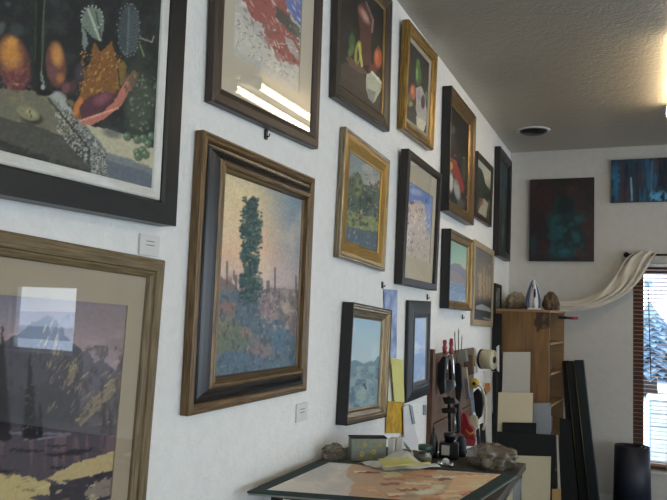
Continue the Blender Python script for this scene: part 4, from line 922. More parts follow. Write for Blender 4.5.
# ------------------------------------------------------------------ work table
tb = thing('work_table', 'work table against the left wall, dark top on chrome legs', 'table', (0.02, 1.98, 0))
T = Tl(tb)
MB(T).box((.02, 1.96, TZ - .03), (.715, 2.80, TZ - .004)).build('table_top', 'table_wood', tb, bevel=.003)
for (x, y) in ((.06, 2.02), (.69, 2.02), (.06, 2.76), (.69, 2.76)):
    MB(T).box((x - .014, y - .014, 0), (x + .014, y + .014, TZ - .03)).build('leg', 'chrome' if x > .5 and y > 2.5 else 'darkmetal', tb)
MB(T).box((.688, 1.99, TZ - .055), (.704, 2.78, TZ - .031)).build('side_rail', 'chrome', tb)
MB(T).box((.05, 2.03, .35), (.70, 2.75, .365)).build('lower_shelf', 'table_wood', tb)
TS = TZ - .004
def pl(px, py, z=TZ): return at(px, py, 2, z)
NL, FL, FR, NR = pl(247, 494), pl(322, 462.5), pl(518, 476), np.array([.66, 2.02, TZ])
def patch(name, cs, th, m, parent=None, painter=None, z=0, nu=140, nv=110, gain=1.0):
    if painter is None:
        return MB().prism([(c[0], c[1], c[2] + z - th) for c in cs], (0, 0, 1), 0, th).build(name, m, parent)
    c00, c01, c11, c10 = [np.array(c) + np.array([0, 0, z]) for c in cs]   # NL FL FR NR
    U, Vv = np.meshgrid(np.linspace(0, 1, nu + 1), np.linspace(0, 1, nv + 1))
    Pq = c00 * ((1 - U) * (1 - Vv))[..., None] + c10 * (U * (1 - Vv))[..., None] + c01 * ((1 - U) * Vv)[..., None] + c11 * (U * Vv)[..., None]
    q = Pq - O; w = q @ AF; pt = Paint(333.5 + F * (q @ AR) / w, 250 - F * (q @ AU) / w); painter(pt)
    i = np.arange(nv)[:, None] * (nu + 1) + np.arange(nu)[None, :]
    Fq = np.stack([i, i + 1, i + nu + 2, i + nu + 1], -1).reshape(-1, 4)
    me = bpy.data.meshes.new(name); me.from_pydata(Pq.reshape(-1, 3).tolist(), [], Fq.tolist())
    ca = me.color_attributes.new('pigment', 'FLOAT_COLOR', 'POINT'); C = np.clip(pt.C * gain, 0, .95).reshape(-1, 3)
    ca.data.foreach_set('color', np.concatenate([C, np.ones((len(C), 1))], 1).astype(np.float32).ravel())
    me.materials.append(M[m]); me.update(); o = bpy.data.objects.new(name, me); COL.objects.link(o); o.parent = parent
    md = o.modifiers.new('t', 'SOLIDIFY'); md.thickness = .0008; md.offset = -1
    return o
def pDesert(p):
    p.fill('#bdb8b2').vg([(462, '#a9aaae'), (480, '#bab6b2'), (500, '#c4bfba')])
    p.blot('#cfc9c2', .03, .1, .45, .7, .7, 2)
    p.poly([(349, 466), (362, 463), (380, 468), (400, 471), (440, 470), (520, 474), (520, 510), (352, 510), (348, 492), (356, 482), (346, 476)], '#b59c86', j=3, f=.2)
    r = random.Random(8)
    for k in range(90):
        x = r.uniform(350, 495); y = r.uniform(464, 500); w = r.uniform(8, 26); h = r.uniform(1.2, 3)
        p.poly([(x, y), (x + w, y + w * .1 - h), (x + w + 3, y + w * .1), (x + 2, y + h)], r.choice(['#9c6048', '#b98766', '#cdb091', '#84503e', '#a9745a', '#d3c3a8', '#c4a27f', '#d8ccb6']), .85, j=1, f=.3, seed=k)
    p.ell(425, 492, 16, 4, '#d8d4c0', .8, -8, .6, j=2).ell(410, 496, 12, 3, '#8d8468', .7, -5, .6, j=2).ell(438, 487, 8, 2.5, '#c9c8b0', .9, 0, .6, j=2)
    p.poly([(455, 474), (500, 476), (470, 492), (440, 500), (450, 486)], '#d9b590', .6, j=2).tex(.08)
po = thing('matted_print', 'orange desert butte print in a wide dark green mat, lying flat on the work table', 'print', NL)
o = patch('mat_board', [NL, FL, FR, NR], .006, 'green_mat', po, z=.008); o.location = -po.location
o = patch('mat_core', [NL + (FR - NL) * .004, FL + (NR - FL) * .004, FR + (NL - FR) * .004, NR + (FL - NR) * .004], .005, 'cardboard', po, z=.0015); o.location = -po.location
def bil(u, v): return NL * (1 - u) * (1 - v) + NR * u * (1 - v) + FL * (1 - u) * v + FR * u * v
o = patch('artwork', [bil(.07, .06), bil(.06, .93), bil(.93, .93), bil(.925, .06)], 0, 'paper_art', po, pDesert, z=.0095, gain=1.6); o.location = -po.location

# curled map paper on the print
ca, cb, cc, cd = pl(357, 463.5, TZ + .012), pl(384, 471, TZ + .012), pl(441, 469.5, TZ + .012), pl(400, 458.5, TZ + .012)
def curl(name, cs, m, label, cat, hump, lift=None, n=24, painter=None):
    c00, c10, c11, c01 = [np.array(c) for c in cs]; vs = []; fs = []
    for j in range(n + 1):
        for i in range(n + 1):
            u, v = i / n, j / n
            q = c00 * (1 - u) * (1 - v) + c10 * u * (1 - v) + c11 * u * v + c01 * (1 - u) * v
            q = q + np.array([0, 0, hump * math.sin(PI * u * 1.6 + .4) ** 2 * (.3 + .7 * v) + .004 * math.sin(9 * u + 6 * v) ** 2 + (lift(u, v) if lift else 0)]); vs.append(q)
    for j in range(n):
        for i in range(n): a = j * (n + 1) + i; fs.append((a, a + 1, a + n + 2, a + n + 1))
    mb = MB(); mb.sm = True; mb.add(vs, fs); o = mb.build(name, m, None, solid=.0006); tag(o, label, cat); return o
curl('paper_sheet', [ca, cb, cc, cd], 'paper', 'curled white paper sheet lying on the far edge of the desert print', 'paper', .012, lambda u, v: .03 * max(0, v - .5) * max(0, .6 - u) * 3)
e = [pl(377, 461.5, TZ + .034), pl(384, 469.5, TZ + .034), pl(432, 468.5, TZ + .034), pl(402, 461, TZ + .034)]
curl('paper_sheet', e, 'yellow_paper', 'pale yellow printed sheet on top of the curled white paper', 'paper', .010, lambda u, v: .006)

def unit(p): return float((np.array(p) - O) @ AF / F)     # metres per measured pixel there
# floral box and white box behind
q = pl(351, 461, TS); q2 = pl(386, 461, TS); s = unit(q)
fb = thing('flowered_box', 'grey-green box with pale flowers printed on it, on the table by the wall', 'box', (q[0], q[1], TS))
dx = q2[0] - q[0]; dy = q2[1] - q[1]
LW = math.hypot(dx, dy); ang = math.atan2(dy, dx); HB = 22 * s
fb.rotation_euler = (0, 0, ang)
MB().box((0, 0, 0), (LW, .06, HB)).build('box_body', 'floral', fb, bevel=.002)
for k, (u, v, r_) in enumerate(((.30, .30, .010), (.36, .72, .008), (.62, .40, .010), (.55, .15, .006), (.80, .7, .007))):
    mbf = MB()
    for a in range(6): mbf.ball((LW * u + r_ * .7 * math.cos(a * PI / 3), -.0012, HB * v + r_ * .7 * math.sin(a * PI / 3)), (r_ * .45, .0012, r_ * .45), 8, 5)
    mbf.build('printed_flower', 'petal', fb)
MB().box((-.002, -.002, HB), (LW + .004, .062, HB + .0025)).build('box_lid', 'blackmatte', fb)
q = pl(387.5, 461, TS); s = unit(q)
o = MB().box((0, 0, 0), (6 * s, .05, 22 * s)).build('white_box', 'paper', bevel=.001); o.location = Vector((*q[:2], TS)); tag(o, 'narrow white box next to the flowered box on the table', 'box')
# curved white sheet holder
q = pl(398, 461.5, TS); s = unit(q); n = 12
vs = []
o = MB().prism([(-.018, 0, 0), (.008, 0, 0), (.016, 0, 20 * s), (.017, 0, 24 * s), (-.004, 0, 24 * s), (-.01, 0, 12 * s)], (0, 1, 0), 0, .02).build('card_holder', 'paper'); o.location = Vector((*q[:2], TS)); tag(o, 'white bent card standing between white box and jar on the table', 'card')
q = pl(411.5, 462, TS)
o = MB().lathe([(.007, 0), (.007, .032), (.004, .036), (.004, .045)], (0, 0, 0), n=12).build('small_vial', 'matcream'); o.location = Vector((*q[:2], TS)); tag(o, 'tiny cream vial standing left of the jar', 'vial')
# jar
q = pl(425, 463, TS); s = unit(q)
j = thing('glass_jar', 'small glass jar with dark green lid on the table', 'jar', (q[0], q[1], TS))
R_ = 7.2 * s
MB().lathe([(R_ * .95, 0), (R_, .006), (R_, 11 * s), (R_ * .9, 13 * s)], n=28).build('jar_body', 'jar_glass', j)
MB().lathe([(R_ * .9, .004), (R_ * .92, 8 * s)], n=24).build('jar_contents', 'beige_cloth', j)
MB().lathe([(R_ * .98, 13 * s), (R_, 13.3 * s), (R_, 17 * s), (R_ * .96, 17.6 * s)], n=28).build('lid', 'green_metal', j)
# black ink bottle
q = pl(449, 458, TS); s = unit(q)
b = thing('ink_bottle', 'squat black bottle with a pale square label on the table', 'bottle', (q[0], q[1], TS), (0, 0, .15))
w = 9.5 * s
MB().box((-w, -w * .8, 0), (w, w * .8, 16 * s)).build('bottle_body', 'black_plastic', b, bevel=.006)
MB().lathe([(w * .5, 16 * s), (w * .5, 19 * s), (w * .62, 19 * s), (w * .62, 24 * s), (w * .55, 25 * s)], n=20).build('cap', 'black_plastic', b)
MB().box((-w * .72, -w * .8 - .0012, 4 * s), (w * .1, -w * .8, 13.5 * s)).build('label', 'matwhite', b)
q = pl(461, 456, TS); s = unit(q)
o = MB().lathe([(5 * s, 0), (5.2 * s, 2 * s), (5.2 * s, 15 * s), (3 * s, 18 * s), (3 * s, 20 * s)], n=20).build('paint_bottle', 'navy'); o.location = Vector((*q[:2], TS)); tag(o, 'dark blue bottle behind the black labelled bottle', 'bottle')
q = pl(433, 457, TS); s = unit(q)
o = MB().lathe([(4 * s, 0), (4.4 * s, 3 * s), (4.6 * s, 14 * s), (3.2 * s, 22 * s), (1.4 * s, 25 * s), (1.2 * s, 29 * s)], n=18).build('squeeze_bottle', 'black_plastic'); o.location = Vector((*q[:2], TS)); tag(o, 'black squeeze bottle with narrow tip behind the jar', 'bottle')
q = pl(420.5, 458, TS); s = unit(q)
o = MB().prism([(-.012, 0, 0), (.012, 0, 0), (.013, 0, 16 * s), (.006, 0, 22 * s), (-.006, 0, 20 * s), (-.013, 0, 12 * s)], (0, 1, 0), 0, .02).build('grey_stone', 'cardboard', bevel=.004); o.location = Vector((*q[:2], TS)); o.location.x += .035; o.location.y += .06; tag(o, 'grey block standing behind the jar near the wall', 'block')
for k, (px, py, rr, m, lab) in enumerate(((440, 466.5, .012, 'chrome', 'leftmost shiny knob of the cluster in front of the black bottle'), (445.5, 465, .014, 'white_plastic', 'white knob in the middle of the cluster in front of the black bottle'), (451, 467.5, .010, 'chrome', 'rightmost and lowest shiny knob in front of the black bottle'))):
    q = pl(px, py, TS); o = MB().lathe([(rr * .6, 0), (rr, rr * .5), (rr, rr * 1.2), (rr * .5, rr * 1.7)], n=16).build('drawer_knob', m); o.location = Vector((*q[:2], TZ + .0045 if q[1] < 2.4 else TS)); tag(o, lab, 'knob')
# plastic bag of hardware on the far right of the table
from mathutils import noise as mn
def bagmesh(c, r, seed, m, name, label, sub=None):
    mb = MB(); mb.ball((0, 0, 0), r, 64, 36, noise=.35, seed=seed, freq=1.8)
    o = mb.build(name, m, None)
    for v in o.data.vertices:
        n = mn.noise(v.co * 60 + Vector((seed, 1, 0))) * .008 - abs(mn.noise(v.co * 32)) * .028 + .008
        v.co += v.normal * n; v.co.z = max(v.co.z, -r[2] * .6) + r[2] * .6 + .0015
    o.location = Vector([float(a) for a in c]); tag(o, label, 'bag'); return o
q = pl(488, 470, TS)
bagmesh((q[0] - .0, q[1] + .06, TS), (.088, .085, .052), 4, 'film', 'plastic_bag', 'crumpled clear plastic bag at the right end of the table')
q = pl(484, 469, TS)
for k, (dx, dy, m) in enumerate(((-.04, .05, 'cardboard'), (0.0, .05, 'beige_cloth'), (.035, .07, 'brown_cloth'))):
    o = MB().ball((0, 0, .014), (.022, .026, .013), 16, 10, noise=.3, seed=k).build('hardware_pack', m); o.location = Vector((q[0] + dx, q[1] + dy, TS)); tag(o, ['grey lump inside the clear plastic bag, left', 'beige lump in the middle of the clear plastic bag', 'brown lump inside the clear plastic bag, right'][k], 'pack')
q = pl(338, 463, TS)
bagmesh((.066, q[1] + .045, TS), (.042, .042, .034), 9, 'film', 'plastic_bag', 'small clear plastic bag against the wall, left of the flowered box')
q = at(505, 450, 1, 2.80)
tt = thing('torch', 'short black torch lying behind the plastic bag at the table end', 'torch', (q[0] + .0, 2.765, TS))
MB().tube([(-.10, .0, .018), (-.03, 0, .018)], .014, 16).build('barrel', 'black_plastic', tt)
th_ = MB().tube([(-.03, 0, .018), (-.015, 0, .02), (.01, 0, .02)], [.014, .02, .021], 18).build('torch_head', 'navy', tt)
MB().tube([(.008, 0, .02), (.0105, 0, .02)], .018, 18).build('lens', 'clear_tag', th_)

# ------------------------------------------------------------------ tool board beyond the table
pb = thing('tool_board', 'brown wooden tool board with a stained edge strip fixed to the left wall', 'board', (0, 3.95, .78))
T = Tl(pb)
PBT = at(436, 354, 0, .02)[2]
MB(T).box((.001, 4.0, .78), (.014, 5.15, PBT)).build('backing', 'peg', pb)
MB(T).box((.001, 3.955, .76), (.03, 3.999, PBT + .03)).build('edge_strip', 'strip', pb)
MB(T).box((.014, 4.0, .95), (.034, 5.13, .965)).build('ledge', 'peg', pb)
def yp(px, py, y): return at(px, py, 1, y)
def cut(name, pts, y, th, m, label=None, cat=None, parent=None, bevel=.002):
    """flat hand tool traced at its own distance y, th thick"""
    if label: k_ = min(range(len(pts)), key=lambda i: pts[i][0]); y = min(at(*pts[k_], 0, .022)[1], 5.62)
    P_ = [yp(px, py, y) for px, py in pts]
    o = MB(Tl(parent) if parent is not None else None).prism(P_, (0, 1, 0), -th / 2, th / 2).build(name, m, parent, bevel=bevel)
    if label: tag(o, label, cat)
    return o
# two red handled screwdrivers
for (px, y, lab, top, bt) in ((444.6, 4.12, 'left one of two red handled screwdrivers racked above the silver tool', 340, 354), (451, 4.24, 'right and taller of two red handled screwdrivers in the rack', 338.6, 356)):
    a = yp(px, top, y); b = yp(px, bt, y); s = unit(a)
    t = thing('screwdriver', lab, 'screwdriver', b)
    MB(Tl(t)).lathe([(1.2 * s, 0), (2.0 * s, 2 * s), (2.4 * s, 6 * s), (1.7 * s, 9 * s), (2.2 * s, 12 * s), (1.6 * s, (bt - top) * s)], b, (0, 0, 1), 14).build('handle', 'red_plastic', t)
    MB(Tl(t)).tube([b, b - np.array([0, 0, .11])], .003, 8).build('shaft', 'steel', t)
# silver loop handled cutter
t = thing('mat_cutter', 'silver hand cutter with a long open loop handle hanging on the tool board', 'tool', yp(450, 394, 4.22))
loop = [(446.8, 383), (447.2, 368), (447.3, 358), (449, 354.5), (451.5, 355), (453, 360), (453.5, 372), (454, 383)]
MB(Tl(t)).tube([yp(*p, 4.2) for p in loop], .0065, 10).build('loop_handle', 'chrome', t)
cut('cutter_head', [(444.5, 388), (447, 380), (454.5, 380), (455.5, 386), (451, 392), (447.5, 395)], 4.2, .03, 'steel', parent=t)
cut('loop_inset', [(448.6, 380), (448.8, 360), (450.6, 358), (452, 366), (452.4, 380)], 4.21, .01, 'black_plastic', parent=t)
cut('black_holster', [(438, 364), (443, 356), (447, 357), (445.5, 378), (446, 392), (441, 395), (437.5, 384)], 4.10, .03, 'black_plastic', 'curved black holster hanging left of the silver cutter', 'holster', bevel=.006)
cut('black_holster', [(455, 364), (459, 362), (462, 366), (463, 386), (460, 402), (456, 398), (455, 384)], 4.36, .03, 'black_plastic', 'long black holster hanging right of the silver cutter', 'holster', bevel=.006)
# brushes
for k, (px, y, h) in enumerate(((455.5, 4.42, 336), (458.5, 4.5, 333.5), (461, 4.6, 340))):
    a = yp(px, 353, y); b = yp(px + (k - 1) * .8, h, y)
    t = thing('paint_brush', ['leftmost thin brush standing above the tool board', 'tallest thin brush standing above the tool board', 'shortest thin brush standing above the tool board'][k], 'brush', a)
    MB(Tl(t)).tube([a, b], .003, 8).build('handle', 'strip', t)
    MB(Tl(t)).tube([b, b + np.array([0, 0, .012]), b + np.array([0, 0, .035])], [.004, .006, .001], 8).build('bristles', 'beige_cloth', t)
t = thing('brush_rack', 'small wooden rack of slots behind the holsters on the tool board', 'rack', yp(462, 366, 4.65))
cut('rack_body', [(457, 351), (466, 350), (468, 361), (458, 364)], 4.62, .05, 'cardboard', parent=t)
cut('rack_front', [(465, 356), (473, 354), (474, 374), (465.5, 376)], 4.66, .03, 'peg', parent=t)
# tape roll on its holder
c = yp(488.5, 359.5, 5.2); s = unit(c)
t = thing('tape_roll', 'wide cream tape roll with dark core held out from the tool board', 'tape roll', c)
ax = (1, -.25, 0)
MB(Tl(t)).lathe([(9.2 * s, -6 * s), (9.6 * s, -5.5 * s), (9.6 * s, 5.6 * s), (9.2 * s, 6 * s)], c, ax, 28).build('tape', 'mativory', t)
MB(Tl(t)).lathe([(9.9 * s, -8 * s), (9.9 * s, -6.1 * s)], c, ax, 28).build('flange', 'navy', t)
MB(Tl(t)).tube([c - np.array(Vector(ax).normalized()) * 8.4 * s, c + np.array(Vector(ax).normalized()) * 7 * s], 3.4 * s, 16).build('core', 'black_plastic', t)
cut('holder_arm', [(474, 349), (476, 349), (478, 372), (476, 374)], 5.16, .02, 'paper', parent=t)
cut('holder_arm', [(496.5, 347), (499, 345), (499, 372), (497, 370)], 5.2, .02, 'paper', parent=t)
cut('white_card', [(483, 371), (490, 371), (490, 383), (484.5, 383)], 5.15, .006, 'paper', 'small white card hanging below the tape roll', 'card', bevel=0)
c = yp(474.5, 383, 4.95); s = unit(c)
t = thing('tape_measure', 'round yellow tape measure hanging among the tools', 'tape measure', c)
MB(Tl(t)).lathe([(4.6 * s, 0), (5 * s, .006), (5 * s, .03), (4.4 * s, .036)], c, (.15, -1, 0), 20).build('case', 'yellow_plastic', t)
MB(Tl(t)).lathe([(1.8 * s, .036), (1.8 * s, .040)], c, (.15, -1, 0), 14).build('hub', 'black_plastic', t)
cut('scraper', [(485, 383), (490, 382), (490.5, 390), (487, 394), (485, 391)], 5.3, .02, 'orange_plastic', 'orange handled scraper below the tape roll', 'scraper')
cut('chrome_pliers', [(480, 391), (484, 388), (487, 392), (485.5, 400), (482, 399)], 5.1, .02, 'chrome', 'small chrome pliers hanging below the orange scraper', 'pliers')
# white loop cord with black coil
t = thing('white_hose', 'white hose looped down over black handled shears', 'hose', yp(480, 384, 5.0))
MB(Tl(t)).tube([yp(*p, 4.88) for p in ((476, 386), (479, 385), (482, 388), (485, 397), (486, 408), (485.5, 420), (483, 430))], .008, 10).build('hose', 'matcream', t)
cut('garden_shears', [(473, 393), (478, 388), (483, 394), (484, 404), (482, 416), (478, 420), (474, 408)], 5.05, .03, 'black_plastic', 'big black handled shears hanging inside the white hose loop', 'shears', bevel=.006)
# black clamp
t = thing('bar_clamp', 'black bar clamp hanging on the tool board above the ink bottle', 'clamp', yp(450, 400, 4.2))
cut('bar', [(447.5, 396), (450.5, 396), (451.5, 432), (448.5, 432)], 4.2, .02, 'darkmetal', parent=t)
cut('jaw', [(442, 408), (456, 408), (456, 413), (443, 413)], 4.19, .03, 'black_plastic', parent=t)
cut('jaw', [(443, 397), (455, 398), (456, 403), (445, 404)], 4.19, .03, 'black_plastic', parent=t)
MB(Tl(t)).tube([yp(454, 414, 4.2), yp(455.5, 432, 4.2)], .008, 8).build('screw_handle', 'steel', t)
# red ones
t = thing('tape_gun', 'red tape gun hanging low among the tools', 'tape gun', yp(466, 425, 4.7))
cut('gun_body', [(461.5, 414), (465, 412), (468, 416), (470.5, 424), (474, 429), (476, 438), (470, 441), (463, 437), (460.5, 428)], 4.7, .05, 'red_plastic', parent=t, bevel=.005)
cut('gun_handle', [(464, 437), (476, 439), (474.5, 446), (466, 446)], 4.68, .03, 'red_plastic', parent=t, bevel=.005)
MB(Tl(t)).tube([yp(465.5, 430, 4.66), yp(470, 434, 4.66), yp(475, 432, 4.66)], .007, 8).build('trigger', 'orange_plastic', t)
cut('beige_glove', [(469, 417), (473, 414), (477.5, 417), (478.5, 427), (475, 432), (471.5, 426)], 4.85, .03, 'mativory', 'pale glove tucked behind the red tape gun', 'glove', bevel=.006)
cut('red_pliers', [(458.5, 408), (461.5, 409), (462.5, 420), (460, 424), (458, 416)], 4.45, .02, 'red_plastic', 'small red handled pliers left of the tape gun', 'pliers', bevel=.003)
cut('metal_ruler', [(486.5, 371), (491.5, 370), (492, 460), (487.5, 462)], 5.35, .006, 'matwhite', 'long pale metal ruler hanging upright at the right of the tools', 'ruler', bevel=0)
cut('black_tube', [(480, 424), (485, 422), (486, 452), (481, 454)], 5.1, .03, 'black_plastic', 'black tube hanging between the red tape gun and ruler', 'tube')
cut('black_tube', [(493, 372), (497, 371), (497, 445), (493.5, 447)], 5.5, .03, 'matblack', 'long black tube right of the pale ruler', 'tube')

cut('putty_knife', [(464, 378), (468, 377), (470, 398), (466, 400)], 4.75, .012, 'steel', 'grey putty knife hanging between the black holster and yellow tape measure', 'knife')
cut('wood_block', [(466, 357), (475, 355), (476, 366), (467, 368)], 4.82, .05, 'shelfwood', 'small wooden block on the rack beside the tape roll', 'block', bevel=.003)
cut('wood_block', [(458, 368), (467, 367), (468, 378), (460, 380)], 4.58, .03, 'beige_cloth', 'beige sanding block hanging under the wooden rack', 'block', bevel=.004)
cut('white_spatula', [(491, 372), (494, 371), (495, 410), (493, 414), (491, 408)], 5.5, .01, 'white_plastic', 'white spatula hanging right of the pale ruler', 'spatula')
cut('black_spray_bottle', [(455, 404), (460, 403), (460.5, 432), (455.5, 434)], 4.40, .04, 'black_plastic', 'black cylinder hanging between the bar clamp and tape gun', 'bottle', bevel=.008)
cut('clear_ruler', [(470, 392), (473, 391), (475, 412), (472, 413)], 4.9, .006, 'clear_tag', 'short bluish clear ruler left of the black shears', 'ruler', bevel=0)
cut('dark_file', [(476, 430), (479, 428), (481, 450), (478, 452)], 5.0, .02, 'navy', 'dark blue file hanging low beside the tape gun', 'file')

# ------------------------------------------------------------------ papers and tags pinned on the left wall
def wallcard(name, pts, x, m, label, cat, th=.0015, parent=None):
    P_ = [at(px, py, 0, x) for px, py in pts]; P_ = [(x, p[1], p[2]) for p in P_]
    o = MB(Tl(parent) if parent is not None else None).prism(P_, (1, 0, 0), -th, 0).build(name, m, parent)
    if label: tag(o, label, cat)
    return o
wallcard('film_sheet', [(384, 289), (397.5, 290), (396.5, 358), (385.5, 356)], .006, 'blue_print', 'bluish film sheet hanging on the wall behind the bronze framed painting', 'sheet')
wallcard('note_paper', [(391, 357.5), (403, 360), (404.5, 402), (394.5, 401.5)], .016, 'yellow_paper', 'pale yellow note paper hanging beside the charcoal frame', 'note')
wallcard('yellow_card', [(387, 401), (404, 402.5), (403.5, 433), (386, 433)], .008, 'yellow_card', 'golden yellow printed card pinned under the pale note', 'card')
t = thing('cutting_template', 'white pointed plastic template with grey tip hanging on the wall above the jar', 'template', at(410, 425, 0, .02))
wallcard('template_blade', [(403.5, 407), (409, 404), (412.5, 420), (418.5, 442), (416, 457), (410, 449), (404.5, 441)], .02, 'white_plastic', None, None, .004, t)
wallcard('template_blade', [(409.5, 404.5), (412.5, 406), (415.5, 424), (413, 424)], .026, 'steel', None, None, .004, t)
wallcard('wall_plate', [(424, 405), (426.5, 405), (426.3, 415), (424, 415)], .008, 'steel', 'small grey metal plate on the wall left of the tool board', 'plate', .006)
def wtag(px0, py0, px1, py1, label, lines=2):
    a = at(px0, py0, 0, .01); b = at(px1, py1, 0, .01)
    t = thing('price_tag', label, 'tag', (0.001, a[1], b[2]))
    w, h = b[1] - a[1], a[2] - b[2]
    MB().box((0, 0, 0), (.006, w, h)).build('card', 'switch', t, bevel=.001)
    mbx = MB()
    for k in range(lines): mbx.box((.006, w * .3, h * (.66 - .18 * k)), (.0064, w * .72, h * (.70 - .18 * k)))
    mbx.build('print_lines', 'grey_ink', t)
wtag(142, 233, 160, 257, 'white price tag under the corner of the black framed still life')
wtag(298, 404.5, 308, 420, 'small white price tag below the big tree painting')
def hook(px, py, label):
    a = at(px, py, 0, .004); t = thing('wall_hook', label, 'hook', (0.001, a[1], a[2]))
    MB().box((0, -.008, -.016), (.006, .008, .016)).build('hook_plate', 'black_plastic', t, bevel=.001)
    MB().tube([(.005, 0, -.006), (.014, 0, -.008), (.016, 0, .002)], .0025, 8).build('hook_arm', 'darkmetal', t)
hook(266, 134.5, 'black wall hook just under the canyon print')
hook(382.5, 285, 'black wall hook left of the rock spire print bottom corner')
hook(462.5, 317, 'black wall hook under the honey gold framed mountain painting')
hook(427.5, 297, 'black wall hook above the charcoal frame')

# ------------------------------------------------------------------ ceiling things
c = at(533.5, 131.5, 2, ZC - .01)
t = thing('ceiling_vent', 'round white ceiling vent with dark louvres near the far corner', 'vent', (c[0], c[1], ZC))
MB().lathe([(.135, 0), (.133, -.006), (.118, -.010), (.112, -.008), (.112, 0)], n=40).build('rim', 'white_plastic', t)
MB().lathe([(.110, -.002), (.110, -.016), (.08, -.030), (.0, -.032)], n=40).build('diffuser', 'black_plastic', t)
M['tube'] = emit('fluorescent_tube', '#ffe7c0', 14)
def fixture(x, y0, y1, label, group=None):
    t = thing('strip_light', label, 'ceiling light', (x, (y0 + y1) / 2, ZC), group=group); L_ = (y1 - y0) / 2
    MB().box((-.055, -L_, -.055), (.055, L_, 0)).build('channel', 'white_plastic', t, bevel=.006)
    for sx in (-.095, .095):
        MB().tube([(sx, -L_ + .02, -.078), (sx, L_ - .02, -.078)], .024, 14).build('lamp_tube', 'tube', t)
        for sy in (-1, 1): MB().box((sx - .02, sy * L_ - .012, -.105), (sx + .02, sy * L_ + .012, -.02)).box((min(sx, 0), sy * L_ - .012, -.05), (max(sx, 0), sy * L_ + .012, -.03)).build('socket', 'white_plastic', t)
fixture(1.415, 4.05, 5.42, 'twin tube fluorescent strip light on the ceiling at the right edge')
fixture(3.4, 2.4, 3.62, 'added unseen twin tube light brightening the left wall, far one of three')  # these three are out of view, added to brighten the left wall
fixture(3.4, -.2, 1.02, 'added unseen twin tube light brightening the left wall, middle one of three')
fixture(3.4, -2.8, -1.58, 'added unseen twin tube light brightening the left wall, near one of three')

# ------------------------------------------------------------------ outdoors
M['snow'] = mat('snow', '#e9eef4', .8, var=.05, scale=2, bump=.3, bscale=4)
M['spruce'] = mat('spruce_needles', '#7f9cb0', .9, var=.4, scale=8)
M['bark'] = mat('bark', '#4a3c32', .9)
M['stone'] = mat('pale_stone_block', '#c2c0b2', .9, var=.25, scale=5)
M['slush'] = mat('wet_asphalt', '#8fa2b4', .5, var=.2, scale=2)
struct('ground', MB().box((-60, YB + WT, -.5), (70, 90, -.3)), 'snow')
o = MB().box((-60, 24, -.3), (70, 34, -.28)).build('road', 'slush'); o['kind'] = 'structure'
g0 = at(651, 410, 1, 10.5); g1 = at(651, 457, 1, 10.5)
t = thing('stone_wall', 'low pale block wall outside the tall window', 'wall', (g0[0], 10.5, -.3))
mb = MB(); bw, bh = .42, .17; nrow = int((g0[2] + .3) / bh) + 1
for r_ in range(nrow):
    for k in range(9): mb.box((k * bw + (r_ % 2) * .12 + .006 if k else 0, 0, r_ * bh), ((k + 1) * bw + (r_ % 2) * .12 - .006, .3, (r_ + 1) * bh - .012))
mb.build('blocks', 'stone', t)
MB().box((-.02, .01, 0), (9 * bw + .1, .29, nrow * bh - .03)).build('mortar_core', 'slush', t)
MB().box((-.05, -.03, nrow * bh), (9 * bw + .15, .33, nrow * bh + .05)).build('snow_cap', 'snow', t, bevel=.02)
def spruce(px, pyt, y, lab, rr):
    b = at(px, 380, 1, y); tp = at(px, pyt, 1, y); t = thing('spruce_tree', lab, 'tree', (b[0], y, -.3)); Ht = tp[2] + .3
    r = random.Random(int(px)); mb = MB()
    n = 26
    for i in range(n):
        f = i / n; zc = .6 + (Ht - .6) * f; R2 = rr * (1 - f) ** .85 + .08
        for k in range(16):
            a = 2 * PI * k / 16 + i * .7 + r.uniform(-.15, .15); L_ = R2 * r.uniform(.75, 1.1)
            d = Vector((math.cos(a), math.sin(a), 0)); w = Vector((-d.y, d.x, 0)) * L_ * .22
            p0 = Vector((0, 0, zc + .25)); p1 = d * L_ * .6 + Vector((0, 0, zc + .05)); p2 = d * L_ + Vector((0, 0, zc - .12 * L_))
            mb.add([p0, p1 + w, p2, p1 - w, p1 + Vector((0, 0, -.16))], [(0, 1, 4), (1, 2, 4), (2, 3, 4), (3, 0, 4), (0, 3, 2, 1)])
    mb.build('foliage', 'spruce', t); MB().tube([(0, 0, 0), (0, 0, Ht * .9)], [.2, .04], 10).build('trunk', 'bark', t)
spruce(650, 308, 20, 'tall blue-green spruce outside, nearest the left window edge', 1.5)
spruce(664, 330, 26, 'spruce outside standing right of the tallest one', 1.6)
for (x, lab) in ((6, 'snow roofed pale house far across the road, nearest the spruces'), (17, 'snow roofed pale house far across the road, farther right')):
    t = thing('house', lab, 'house', (x, 50, -.3)); MB().box((0, 0, 0), (8, 7, 3)).build('house_wall', 'stone', t)
    MB().prism([(-.4, -.4, 3), (8.4, -.4, 3), (4, -.4, 5.2)], (0, 1, 0), 0, 7.8).build('roof', 'snow', t)

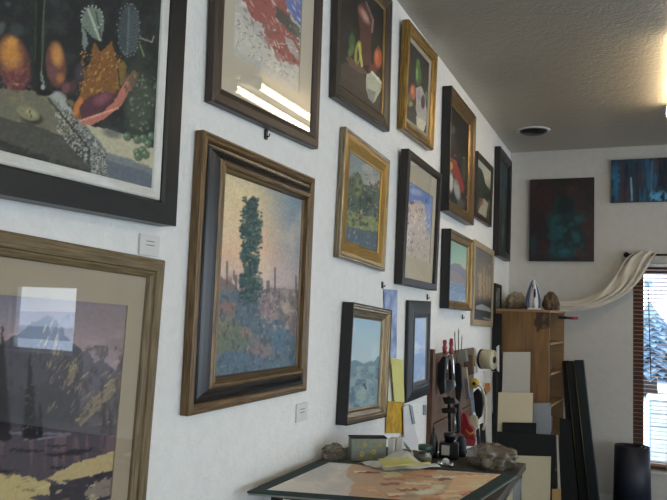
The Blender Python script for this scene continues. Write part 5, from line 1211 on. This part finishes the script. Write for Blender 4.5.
# ------------------------------------------------------------------ daylight
w = bpy.data.worlds.new('world'); sc.world = w; w.use_nodes = True
N = w.node_tree.nodes; L = w.node_tree.links; bg = N['Background']
tc = N.new('ShaderNodeTexCoord'); sp = N.new('ShaderNodeSeparateXYZ'); L.new(tc.outputs['Generated'], sp.inputs[0])
cr = N.new('ShaderNodeValToRGB'); cr.color_ramp.elements[0].position = .0; cr.color_ramp.elements[1].position = .7
cr.color_ramp.elements[0].color = (.80, .90, 1, 1); cr.color_ramp.elements[1].color = (.62, .78, 1, 1)
L.new(sp.outputs[2], cr.inputs[0]); L.new(cr.outputs[0], bg.inputs['Color']); bg.inputs['Strength'].default_value = 4.2
def portal(name, locv, rot, sx, sy):
    l = bpy.data.lights.new(name, 'AREA'); l.shape = 'RECTANGLE'; l.size = sx; l.size_y = sy; l.cycles.is_portal = True
    o = bpy.data.objects.new(name, l); COL.objects.link(o); o.location = locv; o.rotation_euler = rot
def wport(nm_, W_, plane):
    cx_ = (W_[0] + W_[1]) / 2; cz_ = (W_[2] + W_[3]) / 2; sx, sy = W_[1] - W_[0], W_[3] - W_[2]
    if plane == 'back': portal(nm_, (cx_, YB + .15, cz_), (-PI / 2, 0, 0), sx, sy)
    if plane == 'right': portal(nm_, (XR + .19, cx_, cz_), (0, PI / 2, 0), sy, sx)
    if plane == 'rear': portal(nm_, (cx_, YR - .19, cz_), (PI / 2, 0, 0), sx, sy)
wport('portal_window', W1, 'back'); wport('portal_window', W2, 'back'); wport('portal_window', W3[0], 'right'); wport('portal_window', W3[1], 'right'); wport('portal_window', W3[2], 'right'); wport('portal_window', W4, 'rear')

sc.view_settings.view_transform = 'Standard'; sc.view_settings.look = 'None'; sc.view_settings.gamma = 1; sc.view_settings.use_curve_mapping = False
sc.view_settings.exposure = 0.15
sc.cycles.use_denoising = True
sc.cycles.max_bounces = 8; sc.cycles.diffuse_bounces = 5; sc.cycles.glossy_bounces = 4; sc.cycles.transparent_max_bounces = 24
sc.cycles.sample_clamp_indirect = 6
